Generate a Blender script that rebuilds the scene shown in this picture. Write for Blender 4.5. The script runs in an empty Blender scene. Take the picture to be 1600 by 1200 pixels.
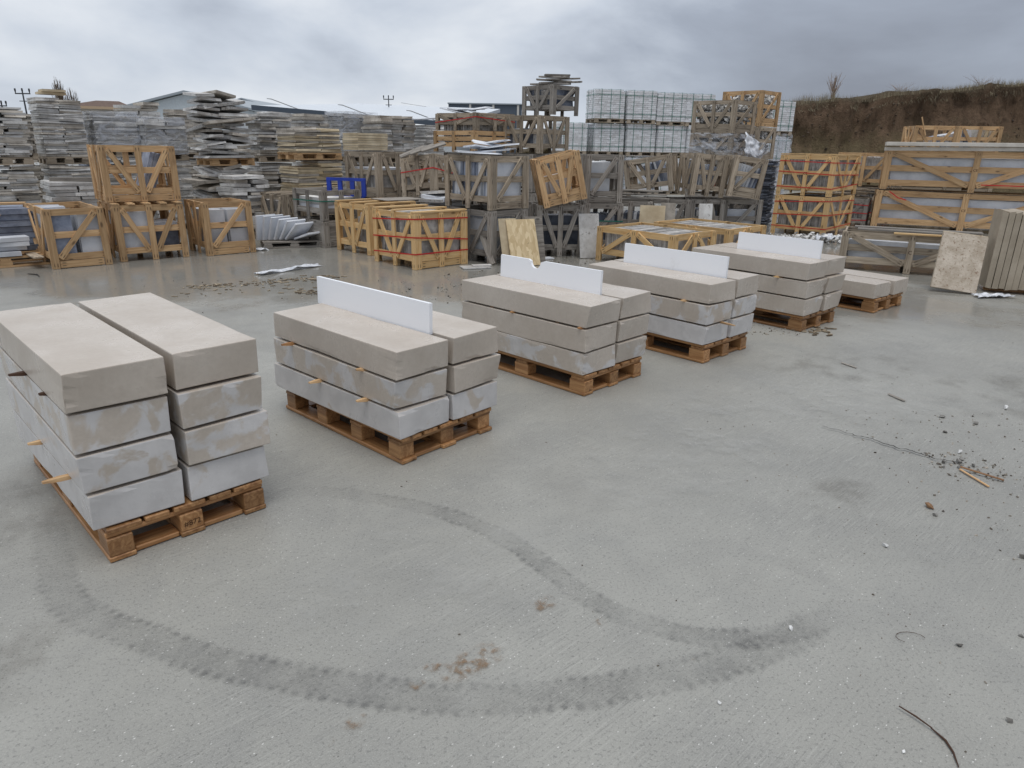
import bpy, bmesh, math, random
import numpy as np
from mathutils import Vector, Matrix, Euler, noise as mnoise
random.seed(7)
R = math.radians
sc = bpy.context.scene
col = sc.collection

# ------------------------------------------------------------------ camera
cd = bpy.data.cameras.new('camera')
cam = bpy.data.objects.new('camera', cd); col.objects.link(cam)
PITCH, ROLL = 0.333404, 0.0165666
r0 = Vector((1, 0, 0)); u0 = Vector((0, math.sin(PITCH), math.cos(PITCH))); f0 = Vector((0, math.cos(PITCH), -math.sin(PITCH)))
cx_ = r0 * math.cos(ROLL) + u0 * math.sin(ROLL); cy_ = -r0 * math.sin(ROLL) + u0 * math.cos(ROLL)
m = Matrix((cx_, cy_, -f0)).transposed().to_4x4(); m.translation = (0, 0, 1.6)
cam.matrix_world = m
cd.sensor_fit = 'HORIZONTAL'; cd.sensor_width = 36; cd.lens = 1075.75 / 1600 * 36
cd.clip_start = 0.05; cd.clip_end = 3000
sc.camera = cam

# ------------------------------------------------------------------ world: overcast sky
W = bpy.data.worlds.new('World'); sc.world = W; W.use_nodes = True
nt = W.node_tree; nt.nodes.clear()
def wn(t, **k):
    n = nt.nodes.new(t)
    for a, b in k.items(): setattr(n, a, b)
    return n
out = wn('ShaderNodeOutputWorld'); tc = wn('ShaderNodeTexCoord')
sep = wn('ShaderNodeSeparateXYZ'); nt.links.new(tc.outputs['Generated'], sep.inputs[0])
def wm(op, a, b=None, c=None):
    n = wn('ShaderNodeMath', operation=op)
    for i, v in enumerate((a, b, c)):
        if v is None: continue
        if isinstance(v, (int, float)): n.inputs[i].default_value = v
        else: nt.links.new(v, n.inputs[i])
    return n.outputs[0]
zz = wm('ADD', wm('MAXIMUM', sep.outputs[2], 0.0), 0.22)
comb = wn('ShaderNodeCombineXYZ')
nt.links.new(wm('DIVIDE', sep.outputs[0], zz), comb.inputs[0]); nt.links.new(wm('DIVIDE', sep.outputs[1], zz), comb.inputs[1])
comb.inputs[2].default_value = 3.1
n1 = wn('ShaderNodeTexNoise'); n1.inputs['Scale'].default_value = 0.30; n1.inputs['Detail'].default_value = 6; n1.inputs['Roughness'].default_value = .45; n1.inputs['Distortion'].default_value = .5
nt.links.new(comb.outputs[0], n1.inputs['Vector'])
n2 = wn('ShaderNodeTexNoise'); n2.inputs['Scale'].default_value = 1.0; n2.inputs['Detail'].default_value = 7; n2.inputs['Roughness'].default_value = .5; n2.inputs['Distortion'].default_value = .25
mp = wn('ShaderNodeMapping'); mp.inputs['Location'].default_value = (4.3, 1.7, 0); mp.inputs['Scale'].default_value = (2.6, 2.6, 6.0)
nt.links.new(tc.outputs['Generated'], mp.inputs[0]); nt.links.new(mp.outputs[0], n2.inputs['Vector'])
mixv = wm('ADD', wm('MULTIPLY', n1.outputs[0], .35), wm('MULTIPLY', n2.outputs[0], .65))
# the rain cloud to the right of the yard: a wide mass of thicker cloud
mass = wn('ShaderNodeMapRange', interpolation_type='SMOOTHSTEP'); mass.inputs['From Min'].default_value = .0; mass.inputs['From Max'].default_value = .55
mass.inputs['To Min'].default_value = .03; mass.inputs['To Max'].default_value = -.16
nt.links.new(wm('ADD', sep.outputs[0], wm('MULTIPLY', wm('SUBTRACT', n1.outputs[0], .5), .9)), mass.inputs[0])
cv = wm('ADD', mixv, mass.outputs[0])
ramp = wn('ShaderNodeValToRGB'); nt.links.new(cv, ramp.inputs[0])
e = ramp.color_ramp.elements
e[0].position = .26; e[0].color = (.24, .262, .315, 1)
e[1].position = .60; e[1].color = (.80, .83, .87, 1)
x = e.new(.40); x.color = (.36, .40, .475, 1)
x = e.new(.49); x.color = (.56, .61, .69, 1)
sky = wn('ShaderNodeTexSky', sky_type='NISHITA'); sky.sun_disc = False; sky.sun_elevation = R(78); sky.sun_rotation = R(165)
bgs = wn('ShaderNodeBackground'); bgs.inputs[1].default_value = .06; nt.links.new(sky.outputs[0], bgs.inputs[0])
bgc = wn('ShaderNodeBackground'); bgc.inputs[1].default_value = .95; nt.links.new(ramp.outputs[0], bgc.inputs[0])
mx = wn('ShaderNodeMixShader'); mx.inputs[0].default_value = .92
nt.links.new(bgs.outputs[0], mx.inputs[1]); nt.links.new(bgc.outputs[0], mx.inputs[2]); nt.links.new(mx.outputs[0], out.inputs[0])

# ------------------------------------------------------------------ sun (veiled by cloud)
sd = bpy.data.lights.new('sun', 'SUN'); sd.energy = 1.5; sd.angle = R(40); sd.color = (1, .97, .93)
sun = bpy.data.objects.new('sun', sd); col.objects.link(sun)
az, el = R(165), R(78)
dirv = Vector((math.sin(az) * math.cos(el), math.cos(az) * math.cos(el), math.sin(el)))
sun.rotation_euler = dirv.to_track_quat('Z', 'Y').to_euler(); sun.location = dirv * 50
sc.view_settings.view_transform = 'Standard'; sc.view_settings.look = 'None'
sc.view_settings.exposure = 0.22; sc.view_settings.gamma = 1

# ------------------------------------------------------------------ material helpers
def S(r, g, b):
    def f(c):
        c /= 255
        return c / 12.92 if c <= .04045 else ((c + .055) / 1.055) ** 2.4
    return (f(r), f(g), f(b), 1)
class NT:
    def __init__(s, name):
        s.m = bpy.data.materials.new(name); s.m.use_nodes = True; s.t = s.m.node_tree; s.t.nodes.clear()
        s.o = s.n('ShaderNodeOutputMaterial'); s.p = s.n('ShaderNodeBsdfPrincipled'); s.l(s.p.outputs[0], s.o.inputs[0])
    def n(s, t, **k):
        x = s.t.nodes.new(t)
        for a, b in k.items(): setattr(x, a, b)
        return x
    def l(s, a, b): s.t.links.new(a, b)
    def setin(s, sock, v):
        if hasattr(v, 'is_output') or isinstance(v, bpy.types.NodeSocket): s.l(v, sock)
        else: sock.default_value = v
    def math(s, op, a, b=0.0, c=0.0):
        x = s.n('ShaderNodeMath', operation=op)
        for i, v in enumerate((a, b, c)): s.setin(x.inputs[i], v)
        return x.outputs[0]
    def mix(s, f, a, b, mode='MIX'):
        x = s.n('ShaderNodeMix', data_type='RGBA', blend_type=mode)
        s.setin(x.inputs[0], f); s.setin(x.inputs[6], a); s.setin(x.inputs[7], b); return x.outputs[2]
    def noise(s, vec, scale, detail=4, rough=.55, dist=0.0, out=0):
        x = s.n('ShaderNodeTexNoise')
        if vec is not None: s.l(vec, x.inputs['Vector'])
        x.inputs['Scale'].default_value = scale; x.inputs['Detail'].default_value = detail; x.inputs['Roughness'].default_value = rough; x.inputs['Distortion'].default_value = dist
        return x.outputs[out]
    def maprange(s, v, a, b, c=0.0, d=1.0, smooth=True):
        x = s.n('ShaderNodeMapRange', interpolation_type='SMOOTHSTEP' if smooth else 'LINEAR')
        s.setin(x.inputs[0], v); x.inputs[1].default_value = a; x.inputs[2].default_value = b; s.setin(x.inputs[3], c); s.setin(x.inputs[4], d); return x.outputs[0]
    def mapping(s, vec, loc=(0, 0, 0), rot=(0, 0, 0), scale=(1, 1, 1)):
        x = s.n('ShaderNodeMapping'); s.l(vec, x.inputs[0]); s.setin(x.inputs[1], loc); x.inputs[2].default_value = rot; x.inputs[3].default_value = scale; return x.outputs[0]
    def pos(s): return s.n('ShaderNodeNewGeometry').outputs['Position']
    def nrm(s): return s.n('ShaderNodeNewGeometry').outputs['Normal']
    def objc(s): return s.n('ShaderNodeTexCoord').outputs['Object']
    def rand(s): return s.n('ShaderNodeObjectInfo').outputs['Random']
    def bump(s, h, strength=.3, dist=.01):
        x = s.n('ShaderNodeBump'); x.inputs['Strength'].default_value = strength; x.inputs['Distance'].default_value = dist; s.l(h, x.inputs['Height']); s.l(x.outputs[0], s.p.inputs['Normal'])
    def set(s, colr=None, rough=None, spec=None, metal=None):
        if colr is not None: s.setin(s.p.inputs['Base Color'], colr)
        if rough is not None: s.setin(s.p.inputs['Roughness'], rough)
        if spec is not None: s.setin(s.p.inputs['Specular IOR Level'], spec)
        if metal is not None: s.setin(s.p.inputs['Metallic'], metal)
        return s.m
MAT = {}
def plain(name, c, rough=.6, spec=.4, vary=.0, metal=0):
    t = NT(name)
    cc = c
    if vary:
        v = t.maprange(t.noise(t.pos(), 6, 5), .3, .7, 1 - vary, 1 + vary)
        g = t.n('ShaderNodeCombineColor'); [t.l(v, g.inputs[i]) for i in range(3)]
        cc = t.mix(1.0, c, g.outputs[0], 'MULTIPLY')
    MAT[name] = t.set(cc, rough, spec, metal); return t
def grey3(t, v):
    g = t.n('ShaderNodeCombineColor'); [t.l(v, g.inputs[i]) for i in range(3)]; return g.outputs[0]
def wood(name, light, dark, stain, rough=.65, tint=.28, knots=True):
    t = NT(name)
    rv = t.rand()
    off = t.n('ShaderNodeCombineXYZ'); t.l(t.math('MULTIPLY', rv, 37.0), off.inputs[0]); t.l(t.math('MULTIPLY', rv, 91.0), off.inputs[1]); t.l(t.math('MULTIPLY', rv, 53.0), off.inputs[2])
    add = t.n('ShaderNodeVectorMath', operation='ADD'); t.l(t.objc(), add.inputs[0]); t.l(off.outputs[0], add.inputs[1])
    v = add.outputs[0]
    g = t.noise(t.mapping(v, scale=(1.1, 20, 20)), 2.2, 6, .68, .6)
    c = t.mix(t.maprange(g, .3, .72), dark, light)
    st = t.noise(t.mapping(v, scale=(1.0, 2.5, 2.5)), 2.6, 4, .6)
    c = t.mix(t.maprange(st, .52, .78, 0, .62), c, stain)
    if knots:
        vo = t.n('ShaderNodeTexVoronoi'); vo.inputs['Scale'].default_value = 1.0; t.l(t.mapping(v, scale=(3.2, 8, 8)), vo.inputs['Vector'])
        c = t.mix(t.maprange(vo.outputs['Distance'], .06, .17, .75, 0), c, tuple(k * .45 for k in stain[:3]) + (1,))
    # rust runs from the nails near the plank ends: two short dark streaks per end
    at = t.n('ShaderNodeAttribute', attribute_name='enddist'); so = t.n('ShaderNodeSeparateXYZ'); t.l(t.objc(), so.inputs[0])
    ed = at.outputs['Fac']; yy = t.math('ABSOLUTE', t.math('SUBTRACT', t.math('ABSOLUTE', so.outputs[1]), .018))
    nail = t.math('MULTIPLY', t.maprange(yy, .003, .008, 1, 0), t.math('MULTIPLY', t.maprange(ed, .02, .03), t.maprange(ed, .05, .085, 1, 0)))
    c = t.mix(t.math('MULTIPLY', nail, .75), c, S(58, 42, 32))
    c = t.mix(1.0, c, grey3(t, t.maprange(rv, 0, 1, 1 - tint, 1 + tint * .6, False)), 'MULTIPLY')
    t.bump(g, .35, .004)
    MAT[name] = t.set(c, rough, .35); return t
wood('pine', S(228, 196, 146), S(204, 164, 110), S(158, 118, 76), .6, .14)
wood('tan', S(216, 182, 138), S(178, 141, 101), S(120, 92, 66), .65, .25)
wood('wet', S(190, 146, 100), S(140, 97, 60), S(84, 52, 33), .42, .36)
wood('weather', S(190, 176, 156), S(138, 124, 107), S(90, 79, 68), .75, .3)
wood('greywood', S(172, 166, 157), S(120, 113, 106), S(76, 70, 65), .8, .28)
def stone(name, c1, c2, scale=5.0, rough=.6, vary=.2, bump=.25, spots=None, spec=.4, thr=.60):
    t = NT(name); p = t.pos()
    n = t.noise(p, scale, 6, .6)
    c = t.mix(t.maprange(n, .32, .68), c1, c2)
    if spots:
        c = t.mix(t.maprange(t.noise(p, scale * 4.3, 4, .6), thr, thr + .08, 0, .8), c, spots)
    c = t.mix(1.0, c, grey3(t, t.maprange(t.rand(), 0, 1, 1 - vary, 1 + vary, False)), 'MULTIPLY')
    t.bump(t.noise(p, 42, 5, .65), bump, .008)
    MAT[name] = t.set(c, rough, spec); return t
stone('slab_grey', S(212, 211, 208), S(176, 173, 169), 5, .7, .22, .5, S(138, 133, 127))
stone('slab_brown', S(200, 193, 182), S(162, 154, 143), 5, .75, .24, .5, S(120, 110, 98))
stone('slab_tan', S(210, 195, 166), S(182, 165, 136), 4, .7, .12, .3)
stone('slab_blue', S(156, 164, 180), S(112, 120, 138), 5, .5, .22, .3)
stone('pale', S(218, 220, 224), S(190, 194, 200), 3, .45, .10, .15)
stone('marble', S(228, 231, 236), S(205, 209, 216), 3, .35, .05, .12)
stone('slate', S(112, 118, 130), S(74, 80, 92), 6, .5, .34, .4)
stone('tile', S(190, 187, 183), S(146, 143, 139), 9, .55, .30, .3)
stone('beige', S(176, 164, 146), S(160, 148, 130), 5, .6, .07, .15)
stone('travertine', S(188, 177, 162), S(158, 145, 128), 9, .65, .07, .8, S(122, 98, 78), thr=.575)
stone('cream', S(216, 210, 200), S(196, 190, 180), 4, .6, .05, .15)
stone('rubble', S(176, 174, 170), S(120, 117, 113), 14, .75, .2, .5, S(92, 88, 84))
stone('pebble', S(150, 148, 143), S(84, 80, 75), 11, .7, .2, .5)
stone('whitechip', S(228, 228, 226), S(196, 196, 194), 9, .6, .1, .3)
stone('claystone', S(142, 110, 82), S(104, 78, 56), 20, .8, .1, .6)
def limestone():
    t = NT('limestone'); p = t.pos()
    n = t.noise(p, 3.0, 6, .6); n2 = t.noise(p, 45, 4, .6)
    c = t.mix(t.maprange(n, .3, .7), S(200, 190, 178), S(186, 175, 162))
    c = t.mix(t.maprange(n2, .35, .7, 0, .16), c, S(150, 139, 126))
    # dried stone dust: pale bloom with a wet, hard outline; amount is carried by each block's object colour
    oi = t.n('ShaderNodeObjectInfo'); sc_ = t.n('ShaderNodeSeparateColor'); t.l(oi.outputs['Color'], sc_.inputs[0])
    dn = t.noise(p, 6.5, 5, .55, .5)
    th = t.math('SUBTRACT', .95, t.math('MULTIPLY', sc_.outputs[0], .85))
    lo = t.math('SUBTRACT', dn, th)
    dust = t.maprange(lo, -.05, .04, 0, .9)
    sepn = t.n('ShaderNodeSeparateXYZ'); t.l(t.nrm(), sepn.inputs[0])
    # dust is washed off the wide top faces by rain
    c2 = t.mix(t.math('MULTIPLY', dust, t.maprange(t.math('ABSOLUTE', sepn.outputs[2]), .3, .8, 1, .25)), c, t.mix(t.maprange(t.noise(p, 9, 4), .3, .7), S(212, 210, 209), S(196, 194, 193)))
    # pale streaks in the colour: fine faint scuffs
    c2 = t.mix(t.maprange(t.noise(t.mapping(p, rot=(0, 0, R(45)), scale=(2, 14, 2)), 3, 5), .62, .8, 0, .25), c2, S(205, 200, 194))
    so = t.n('ShaderNodeTexCoord').outputs['Object']
    saw = t.noise(t.mapping(so, rot=(0, R(14), 0), scale=(150, 1.5, 1.5)), 1.0, 3, .6)
    c2 = t.mix(t.math('MULTIPLY', t.maprange(saw, .56, .72, 0, .22), t.maprange(t.noise(p, 2.2, 3), .45, .65)), c2, S(216, 210, 202))
    c2 = t.mix(t.maprange(t.noise(t.mapping(p, scale=(1, 1, 1)), 24, 6, .75), .66, .74, 0, .5), c2, S(132, 120, 106))
    t.bump(t.math('ADD', n2, t.math('MULTIPLY', saw, .3)), .16, .004)
    MAT['limestone'] = t.set(c2, t.maprange(n, .3, .7, .24, .36), .55)
limestone()
t = NT('board_white'); c_ = t.mix(t.maprange(t.noise(t.pos(), 5, 6, .65), .58, .75, 0, .35), S(244, 246, 250), S(214, 214, 214)); c_ = t.mix(t.maprange(t.noise(t.mapping(t.pos(), scale=(1, 1, 4)), 22, 4, .7), .68, .74, 0, .4), c_, S(176, 174, 170)); MAT['board_white'] = t.set(c_, .4, .45)
plain('red_strap', S(196, 34, 38), .4); plain('green_strap', S(36, 112, 96), .45); plain('white_strap', S(226, 226, 226), .4)
plain('blue_paint', S(28, 58, 158), .42, .5, .18); plain('black_wire', S(24, 24, 26), .6)
plain('ink', S(62, 38, 22), .8)
def plastic():
    t = NT('plastic'); t.t.nodes.remove(t.p)
    p = t.pos()
    tr = t.n('ShaderNodeBsdfTransparent'); pr = t.n('ShaderNodeBsdfPrincipled'); pr.inputs['Base Color'].default_value = S(206, 210, 218); pr.inputs['Roughness'].default_value = .28
    b = t.n('ShaderNodeBump'); b.inputs['Strength'].default_value = .55; b.inputs['Distance'].default_value = .03
    w = t.noise(t.mapping(p, rot=(.3, .4, .2), scale=(1, 1, 2.2)), 3.2, 4, .5, 1.6); t.l(w, b.inputs['Height']); t.l(b.outputs[0], pr.inputs['Normal'])
    mxs = t.n('ShaderNodeMixShader'); t.l(t.maprange(w, .40, .68, .10, .62), mxs.inputs[0]); t.l(tr.outputs[0], mxs.inputs[1]); t.l(pr.outputs[0], mxs.inputs[2]); t.l(mxs.outputs[0], t.o.inputs[0])
    MAT['plastic'] = t.m
    t = NT('film'); MAT['film'] = t.set(t.mix(t.maprange(t.noise(t.pos(), 14, 5), .35, .65), S(232, 234, 238), S(190, 194, 200)), .3, .5)
plastic()
def osb():
    t = NT('osb'); p = t.objc()
    v = t.n('ShaderNodeTexVoronoi'); v.inputs['Scale'].default_value = 26; v.inputs['Randomness'].default_value = 1; t.l(t.mapping(p, scale=(1, .45, 1)), v.inputs['Vector'])
    c = t.mix(t.maprange(t.n('ShaderNodeSeparateColor').outputs[0], 0, 1), S(190, 160, 112), S(206, 178, 130))
    s_ = t.n('ShaderNodeSeparateColor'); t.l(v.outputs['Color'], s_.inputs[0])
    c = t.mix(s_.outputs[0], S(196, 172, 132), S(226, 206, 168))
    c = t.mix(t.maprange(t.noise(p, 20, 3), .68, .72, 0, .6), c, S(110, 84, 56))
    MAT['osb'] = t.set(c, .75, .3)
osb()
def brickm():
    t = NT('brick_white'); a = t.n('ShaderNodeAttribute', attribute_name='tone')
    c = t.mix(a.outputs['Fac'], S(196, 195, 194), S(238, 239, 242))
    c = t.mix(t.maprange(t.noise(t.pos(), 12, 5), .55, .75, 0, .5), c, S(150, 142, 136))
    MAT['brick_white'] = t.set(c, .7, .3)
brickm()
def attr_mat(name, dark, light, rough=.8):
    t = NT(name); a = t.n('ShaderNodeAttribute', attribute_name='tone')
    MAT[name] = t.set(t.mix(a.outputs['Fac'], dark, light), rough, .25)
attr_mat('chips', S(66, 58, 50), S(168, 160, 148)); attr_mat('bark_chips', S(88, 74, 58), S(178, 164, 142)); attr_mat('rubble_mix', S(150, 148, 145), S(232, 231, 228)); attr_mat('dry_grass', S(104, 94, 76), S(160, 149, 124))
attr_mat('bark', S(86, 74, 62), S(134, 118, 100)); attr_mat('leaf_dark', S(34, 42, 34), S(66, 76, 58)); attr_mat('twig_tone', S(126, 106, 92), S(168, 148, 130))

# ------------------------------------------------------------------ object helpers
def tag(o, label=None, cat=None, group=None, kind=None):
    if label: o['label'] = label
    if cat: o['category'] = cat
    if group: o['group'] = group
    if kind: o['kind'] = kind
    return o
def E(name, label, cat, loc, rz=0.0, group=None, rot=None):
    o = bpy.data.objects.new(name, None); col.objects.link(o); o.empty_display_size = .1
    o.location = loc; o.rotation_euler = rot if rot is not None else (0, 0, rz)
    return tag(o, label, cat, group)
def O(name, me, parent=None, M4=None):
    o = bpy.data.objects.new(name, me); col.objects.link(o)
    if parent is not None: o.parent = parent
    if M4 is not None: o.matrix_local = M4
    return o
def mk(name, verts, faces, mat, smooth=False, tone=None):
    me = bpy.data.meshes.new(name); me.from_pydata([tuple(v) for v in verts], [], [tuple(f) for f in faces]); me.update()
    if mat: me.materials.append(MAT[mat])
    if tone is not None:
        a = me.attributes.new('tone', 'FLOAT', 'FACE'); a.data.foreach_set('value', np.asarray(tone, dtype=np.float32))
    if smooth: me.polygons.foreach_set('use_smooth', [True] * len(me.polygons))
    return me
BF = [(0, 3, 2, 1), (4, 5, 6, 7), (0, 1, 5, 4), (1, 2, 6, 5), (2, 3, 7, 6), (3, 0, 4, 7)]
def bv(x0, x1, y0, y1, z0, z1): return [(x0, y0, z0), (x1, y0, z0), (x1, y1, z0), (x0, y1, z0), (x0, y0, z1), (x1, y0, z1), (x1, y1, z1), (x0, y1, z1)]
class MB:
    def __init__(s): s.v = []; s.f = []; s.t = []
    def box(s, *a, tone=None, M4=None):
        vs = bv(*a); b = len(s.v)
        if M4 is not None: vs = [tuple(M4 @ Vector(v)) for v in vs]
        s.v += vs; s.f += [tuple(i + b for i in f) for f in BF]
        s.t += [random.random() if tone is None else tone] * 6
    def add(s, vs, fs, tone):
        b = len(s.v); s.v += [tuple(v) for v in vs]; s.f += [tuple(i + b for i in f) for f in fs]; s.t += [tone] * len(fs)
    def tube(s, pts, rads, n=6, tone=.5):
        b = len(s.v); k = len(pts)
        for i, p in enumerate(pts):
            p = Vector(p); d = (Vector(pts[min(i + 1, k - 1)]) - Vector(pts[max(i - 1, 0)])).normalized()
            a = d.orthogonal().normalized(); c = d.cross(a)
            for j in range(n):
                th = 2 * math.pi * j / n; s.v.append(tuple(p + (a * math.cos(th) + c * math.sin(th)) * rads[i]))
        for i in range(k - 1):
            for j in range(n):
                s.f.append((b + i * n + j, b + i * n + (j + 1) % n, b + (i + 1) * n + (j + 1) % n, b + (i + 1) * n + j)); s.t.append(tone)
        s.f.append(tuple(b + j for j in range(n))[::-1]); s.t.append(tone)
        s.f.append(tuple(b + (k - 1) * n + j for j in range(n))); s.t.append(tone)
    def mesh(s, name, mat, smooth=False): return mk(name, s.v, s.f, mat, smooth, s.t)
_tx = {}
def text_mesh(body, size):
    if (body, size) not in _tx:
        cu = bpy.data.curves.new('stamp', 'FONT'); cu.body = body; cu.size = size; cu.align_x = 'CENTER'; cu.align_y = 'CENTER'
        o = bpy.data.objects.new('stamp', cu); col.objects.link(o); bpy.context.view_layer.update()
        me = bpy.data.meshes.new_from_object(o.evaluated_get(bpy.context.evaluated_depsgraph_get())); bpy.data.objects.remove(o); me.materials.clear(); me.materials.append(MAT['ink']); _tx[(body, size)] = me
    return _tx[(body, size)]
for tb, ts in (('#872', .034), ('CE', .07), ('C', .07)): text_mesh(tb, ts)
_bc = {}
def boxm(l, w, t, mat, bev=0.0):
    l = round(l / .005) * .005; w = round(w, 3); t = round(t, 3)
    k = (round(l, 3), w, t, mat, bev)
    if k not in _bc:
        if bev <= 0:
            vs = []
            for xx in (-l / 2, -l / 6, l / 6, l / 2): vs += [(xx, -w / 2, -t / 2), (xx, w / 2, -t / 2), (xx, w / 2, t / 2), (xx, -w / 2, t / 2)]
            fs = [(3, 2, 1, 0), (12, 13, 14, 15)] + [(k4 * 4 + q4, k4 * 4 + (q4 + 1) % 4, k4 * 4 + 4 + (q4 + 1) % 4, k4 * 4 + 4 + q4) for k4 in range(3) for q4 in range(4)]
            me = mk('plank', vs, fs, mat)
            a = me.attributes.new('enddist', 'FLOAT', 'POINT'); a.data.foreach_set('value', [min(l / 2 - abs(v_[0]), 1.0) for v_ in vs])
        else:
            bm = bmesh.new(); bmesh.ops.create_cube(bm, size=1); bmesh.ops.scale(bm, vec=(l, w, t), verts=bm.verts)
            bmesh.ops.bevel(bm, geom=bm.edges[:], offset=bev, segments=1, affect='EDGES')
            me = bpy.data.meshes.new('plank'); bm.to_mesh(me); bm.free(); me.materials.append(MAT[mat]); a = me.attributes.new('enddist', 'FLOAT', 'POINT'); a.data.foreach_set('value', [1.0] * len(me.vertices))
        _bc[k] = me
    return _bc[k]
def plank(parent, name, mat, p0, p1, w, t, nrm, bev=0.0, jit=0.0):
    p0 = Vector(p0); p1 = Vector(p1); x = (p1 - p0); L = x.length; x.normalize(); z = Vector(nrm); z = (z - x * z.dot(x)).normalized(); y = z.cross(x)
    M4 = Matrix((x, y, z)).transposed().to_4x4(); M4.translation = (p0 + p1) / 2
    if jit: M4 = M4 @ Euler((random.gauss(0, jit * .3), random.gauss(0, jit * .15), random.gauss(0, jit))).to_matrix().to_4x4()
    return O(name, boxm(L, w, t, mat, bev), parent, M4)
def T(x, y, z, rz=0, rx=0, ry=0): return Matrix.Translation((x, y, z)) @ Euler((rx, ry, rz)).to_matrix().to_4x4()
def loc2(c, yaw, dx, dy): return (c[0] + dx * math.cos(yaw) - dy * math.sin(yaw), c[1] + dx * math.sin(yaw) + dy * math.cos(yaw))

# ================================================================== GROUND
def ground_mat():
    t = NT('concrete'); p = t.pos()
    big = t.noise(p, .5, 5, .6); mid = t.noise(p, 2.2, 7, .66, .5); fine = t.noise(p, 85, 5, .7); grain = t.noise(p, 230, 3, .7)
    rot = t.mapping(p, rot=(0, 0, R(-42.6)))
    broom = t.noise(t.mapping(rot, scale=(3.5, 110, 1)), 1.5, 6, .7, .2)
    broomk = t.maprange(t.noise(p, .8, 4), .38, .62, .2, 1)
    c = t.mix(t.maprange(big, .3, .7), S(145, 144, 138), S(164, 163, 156))
    c = t.mix(t.maprange(mid, .40, .72, 0, .5), c, S(133, 133, 130))
    c = t.mix(t.math('MULTIPLY', t.maprange(broom, .50, .72, 0, .62), broomk), c, S(186, 185, 178))
    c = t.mix(t.math('MULTIPLY', t.maprange(broom, .28, .47, .55, 0), broomk), c, S(98, 98, 95))
    c = t.mix(t.maprange(fine, .34, .48, .55, 0), c, S(98, 98, 95))
    c = t.mix(t.maprange(grain, .55, .70, 0, .6), c, S(192, 191, 185))
    c = t.mix(t.maprange(grain, .30, .42, .5, 0), c, S(84, 84, 82))
    # pale aggregate and plaster flecks in drifts, dark grit
    vo = t.n('ShaderNodeTexVoronoi'); vo.inputs['Scale'].default_value = 130; t.l(t.mapping(rot, scale=(.5, 1, 1)), vo.inputs['Vector'])
    sc2 = t.n('ShaderNodeSeparateColor'); t.l(vo.outputs['Color'], sc2.inputs[0])
    drift = t.maprange(t.noise(p, 1.3, 5, .65), .4, .66, .985, .86)
    c = t.mix(t.math('MULTIPLY', t.maprange(vo.outputs['Distance'], .12, .28, .85, 0), t.math('GREATER_THAN', sc2.outputs[0], drift)), c, S(222, 221, 216))
    c = t.mix(t.math('MULTIPLY', t.maprange(vo.outputs['Distance'], .12, .3, .7, 0), t.math('LESS_THAN', sc2.outputs[1], .04)), c, S(66, 64, 60))
    # rain water: a film that lies in the low part of the yard in front of the crates, and thin damp patches elsewhere
    sp = t.n('ShaderNodeSeparateXYZ'); t.l(p, sp.inputs[0])
    wn1 = t.noise(p, .42, 6, .62, .3)
    low = t.math('MULTIPLY', t.maprange(sp.outputs[1], 6.0, 8.6, 0, 1), t.maprange(sp.outputs[1], 16, 22, 1, .4))
    wet = t.maprange(t.math('ADD', wn1, t.math('MULTIPLY', low, .30)), .52, .74)
    c = t.mix(t.math('MULTIPLY', wet, .45), c, S(118, 114, 106))
    t.set(c, t.math('ADD', t.maprange(wet, 0, 1, .46, .12), t.maprange(mid, .3, .7, -.06, .10)), .5)
    bn = t.n('ShaderNodeBump'); bn.inputs['Distance'].default_value = .005; t.l(t.math('ADD', t.math('MULTIPLY', fine, .7), broom), bn.inputs['Height']); t.l(t.maprange(wet, 0, 1, .34, .05), bn.inputs['Strength']); t.l(bn.outputs[0], t.p.inputs['Normal'])
    MAT['concrete'] = t.m
ground_mat()
g = 900
ground = tag(O('ground', mk('ground', [(-g, -g, 0), (g, -g, 0), (g, g, 0), (-g, g, 0)], [(0, 1, 2, 3)], 'concrete')), kind='structure')

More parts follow.
